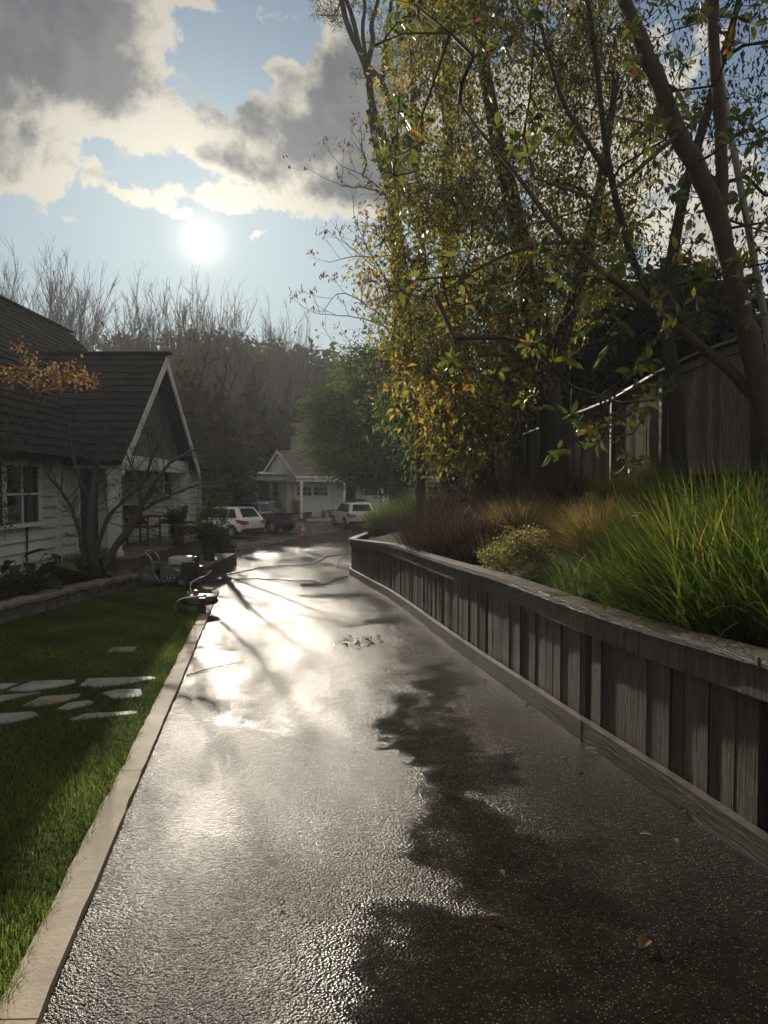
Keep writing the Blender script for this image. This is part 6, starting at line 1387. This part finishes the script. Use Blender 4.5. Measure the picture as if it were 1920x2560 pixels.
# bundle of timber and pots by the garage
lb = gp(1.0, 2.2, GB); t = thing('timber_bundle', 'bundle of upright brown timber leaning on the garage wall', 'timber', lb); b = MB()
for k in range(9): x, y = (k % 3) * .2 - .25, (k // 3) * .12; b.tube([lb + UU.tolist()[0] * np.array([0, 0, 0]) + [x, y - .25, 0], lb + [x + .04 * rw.normal(), y - .02, 1.15 + .12 * rw.normal()]], .075, 7, rw.random())
b.build('logs', MATS['log_wood'], t, True); b = MB(); b.tube([lb + [-.36, -.16, .55], lb + [.26, -.16, .55], lb + [.26, .16, .58]], .012, 6); b.build('strap', MATS['dark_plastic'], t)
c = gp(1.75, 2.0, GB); pot('dark round pot beside the timber bundle', c, .30, .42, 'pot_dark')
for k, (u, lab) in enumerate(((3.0, 'terracotta pot with small plant left of the open garage doorway'), (3.55, 'terracotta pot nearer the garage doorway'))):
    c = gp(u, 1.9, GB); pot(lab, c, .17, .26, 'terracotta'); shrub('potted_plant', ('small leafy plant in the left terracotta pot at the garage', 'small leafy plant in the right terracotta pot at the garage')[k], 'plant', c + [0, 0, .24], .22, .34, 14, .07, .04, 16, 'lush_leaf', 150 + k, 2)

# ------------------------------------------------------------------ fallen leaves and a thin dark line on the drive
def fallen(px, py, L, W, tn, m, lab, seed, fn=None):
    rg = np.random.default_rng(seed); c = G(px, py, fn or (lambda X, Y: zd(Y))); 
    if fn is None: c[2] = float(zdrive(c[0], c[1]))
    c[2] += .012; b = MB(); a = rg.uniform(0, 6.283); n = 7; t_ = np.linspace(0, 1, n); d = np.array([math.cos(a), math.sin(a), 0]); s_ = np.array([-d[1], d[0], 0])
    ax = c + d * ((t_ - .5) * L)[:, None] + np.array([0, 0, 1.]) * (.10 * L * np.cos((t_ - .5) * 3))[:, None]; w_ = np.sin(np.pi * np.clip(t_, .03, .97)) ** .8 * W / 2; up = np.array([0, 0, 1.]) * (w_ * rg.uniform(.3, .8))[:, None]
    V = np.stack([ax + s_ * w_[:, None] + up, ax, ax - s_ * w_[:, None] + up * .6], 1).reshape(-1, 3); fs = []
    for i in range(n - 1): fs += [[3 * i, 3 * i + 3, 3 * i + 4, 3 * i + 1], [3 * i + 1, 3 * i + 4, 3 * i + 5, 3 * i + 2]]
    b.add(V, [np.array(fs)], tn); tag(b.build('fallen_leaf', MATS[m], None, True), lab, 'leaf', 'leaves fallen on the wet drive' if fn is None else None)
for k, (px, py, L, W, tn, m, lab) in enumerate(((1323, 1771, .075, .04, .6, 'orange_leaf', 'orange fallen leaf at the wall foot, farthest of those along the base board'), (1479, 1879, .08, .045, .8, 'orange_leaf', 'orange fallen leaf at the wall foot halfway along the base board'), (1709, 2035, .06, .035, .3, 'orange_leaf', 'brown fallen leaf at the wall foot nearest the viewer'),
     (1406, 1903, .065, .03, .2, 'dark_leaf', 'dark curled fallen leaf on the drive left of the halfway orange leaf'), (1455, 1943, .04, .025, .2, 'dark_leaf', 'small dark fallen leaf on the drive near the wall'), (1616, 2094, .06, .03, .9, 'bush_leaf', 'pale fallen leaf on the drive, larger of the two pale ones'), (1690, 2111, .05, .025, .9, 'bush_leaf', 'pale fallen leaf nearer the wall, smaller of the two pale ones'), (1612, 2368, .07, .045, .3, 'orange_leaf', 'brown fallen leaf alone at the lower right of the drive'),
     (1256, 2186, .05, .02, .3, 'tan_blade', 'thin tan fallen leaf in the dark middle of the drive'), (1237, 2295, .05, .02, .9, 'bush_leaf', 'thin pale fallen leaf in the dark lower part of the drive'), (704, 2266, .035, .025, .1, 'dark_leaf', 'tiny dark leaf scrap on the bright lower drive'), (1259, 1830, .04, .02, .9, 'bush_leaf', 'tiny pale leaf on the right half of the drive'), (1215, 1704, .05, .03, .1, 'dark_leaf', 'dark leaf on the drive beside the far wall board'))):
    fallen(px, py, L, W, tn, m, lab, 160 + k)
fallen(345, 1484, .13, .05, .95, 'bush_leaf', 'long pale yellow leaf lying on the lawn', 180, lambda X, Y: zl(X, Y) + .03)
a, c_ = G(466, 1691), G(592, 1660); b = MB(); q = smooth_line(np.array([a, (a + c_) / 2 + [0, .05, 0], c_]), 12); q[:, 2] = zdrive(q[:, 0], q[:, 1]) + .012; b.tube(q, np.linspace(.007, .003, 12), 6); tag(b.build('dark_line', MATS['dark_bark']), 'thin straight dark line on the drive from the kerb', 'dark_line')  # dark tube drawn in place of a thin dark line on the asphalt
# leaf litter, dark leaves scattered as one small heap
g_ = G(893, 1612); rg = np.random.default_rng(190); n = 26; b = MB(); q = g_ + rg.normal(0, 1, (n, 3)) * [.11, .20, 0]; q[:, 2] = zdrive(q[:, 0], q[:, 1]) + .012 + rg.uniform(0, .02, n); b.leaves(q, rg.normal(0, 1, (n, 3)) * [1, 1, .2], np.tile([0, 0, 1.], (n, 1)) + rg.normal(0, .3, (n, 3)), .07, .035, rg.random(n) * .4, True); tag(b.build('leaf_litter', MATS['dark_leaf']), 'small heap of wet dark leaves in the middle of the drive', 'leaves', None, 'stuff')

# ------------------------------------------------------------------ air
HAZE = 1
if HAZE:
    b = MB(); b.box((0, 210, 21.6), (860, 560, 48.4)); 
    def f_haze(T): return None
    m = bpy.data.materials.new('haze_air'); m.use_nodes = True; nt = m.node_tree; nt.nodes.clear(); T = NT(nt)
    v = T.n('ShaderNodeVolumePrincipled', {'Color': (.93, .95, 1, 1), 'Density': .0009, 'Anisotropy': .3}); o_ = T.n('ShaderNodeOutputMaterial'); nt.links.new(v.outputs[0], o_.inputs['Volume'])
    h = b.build('haze', m); h['kind'] = 'stuff'
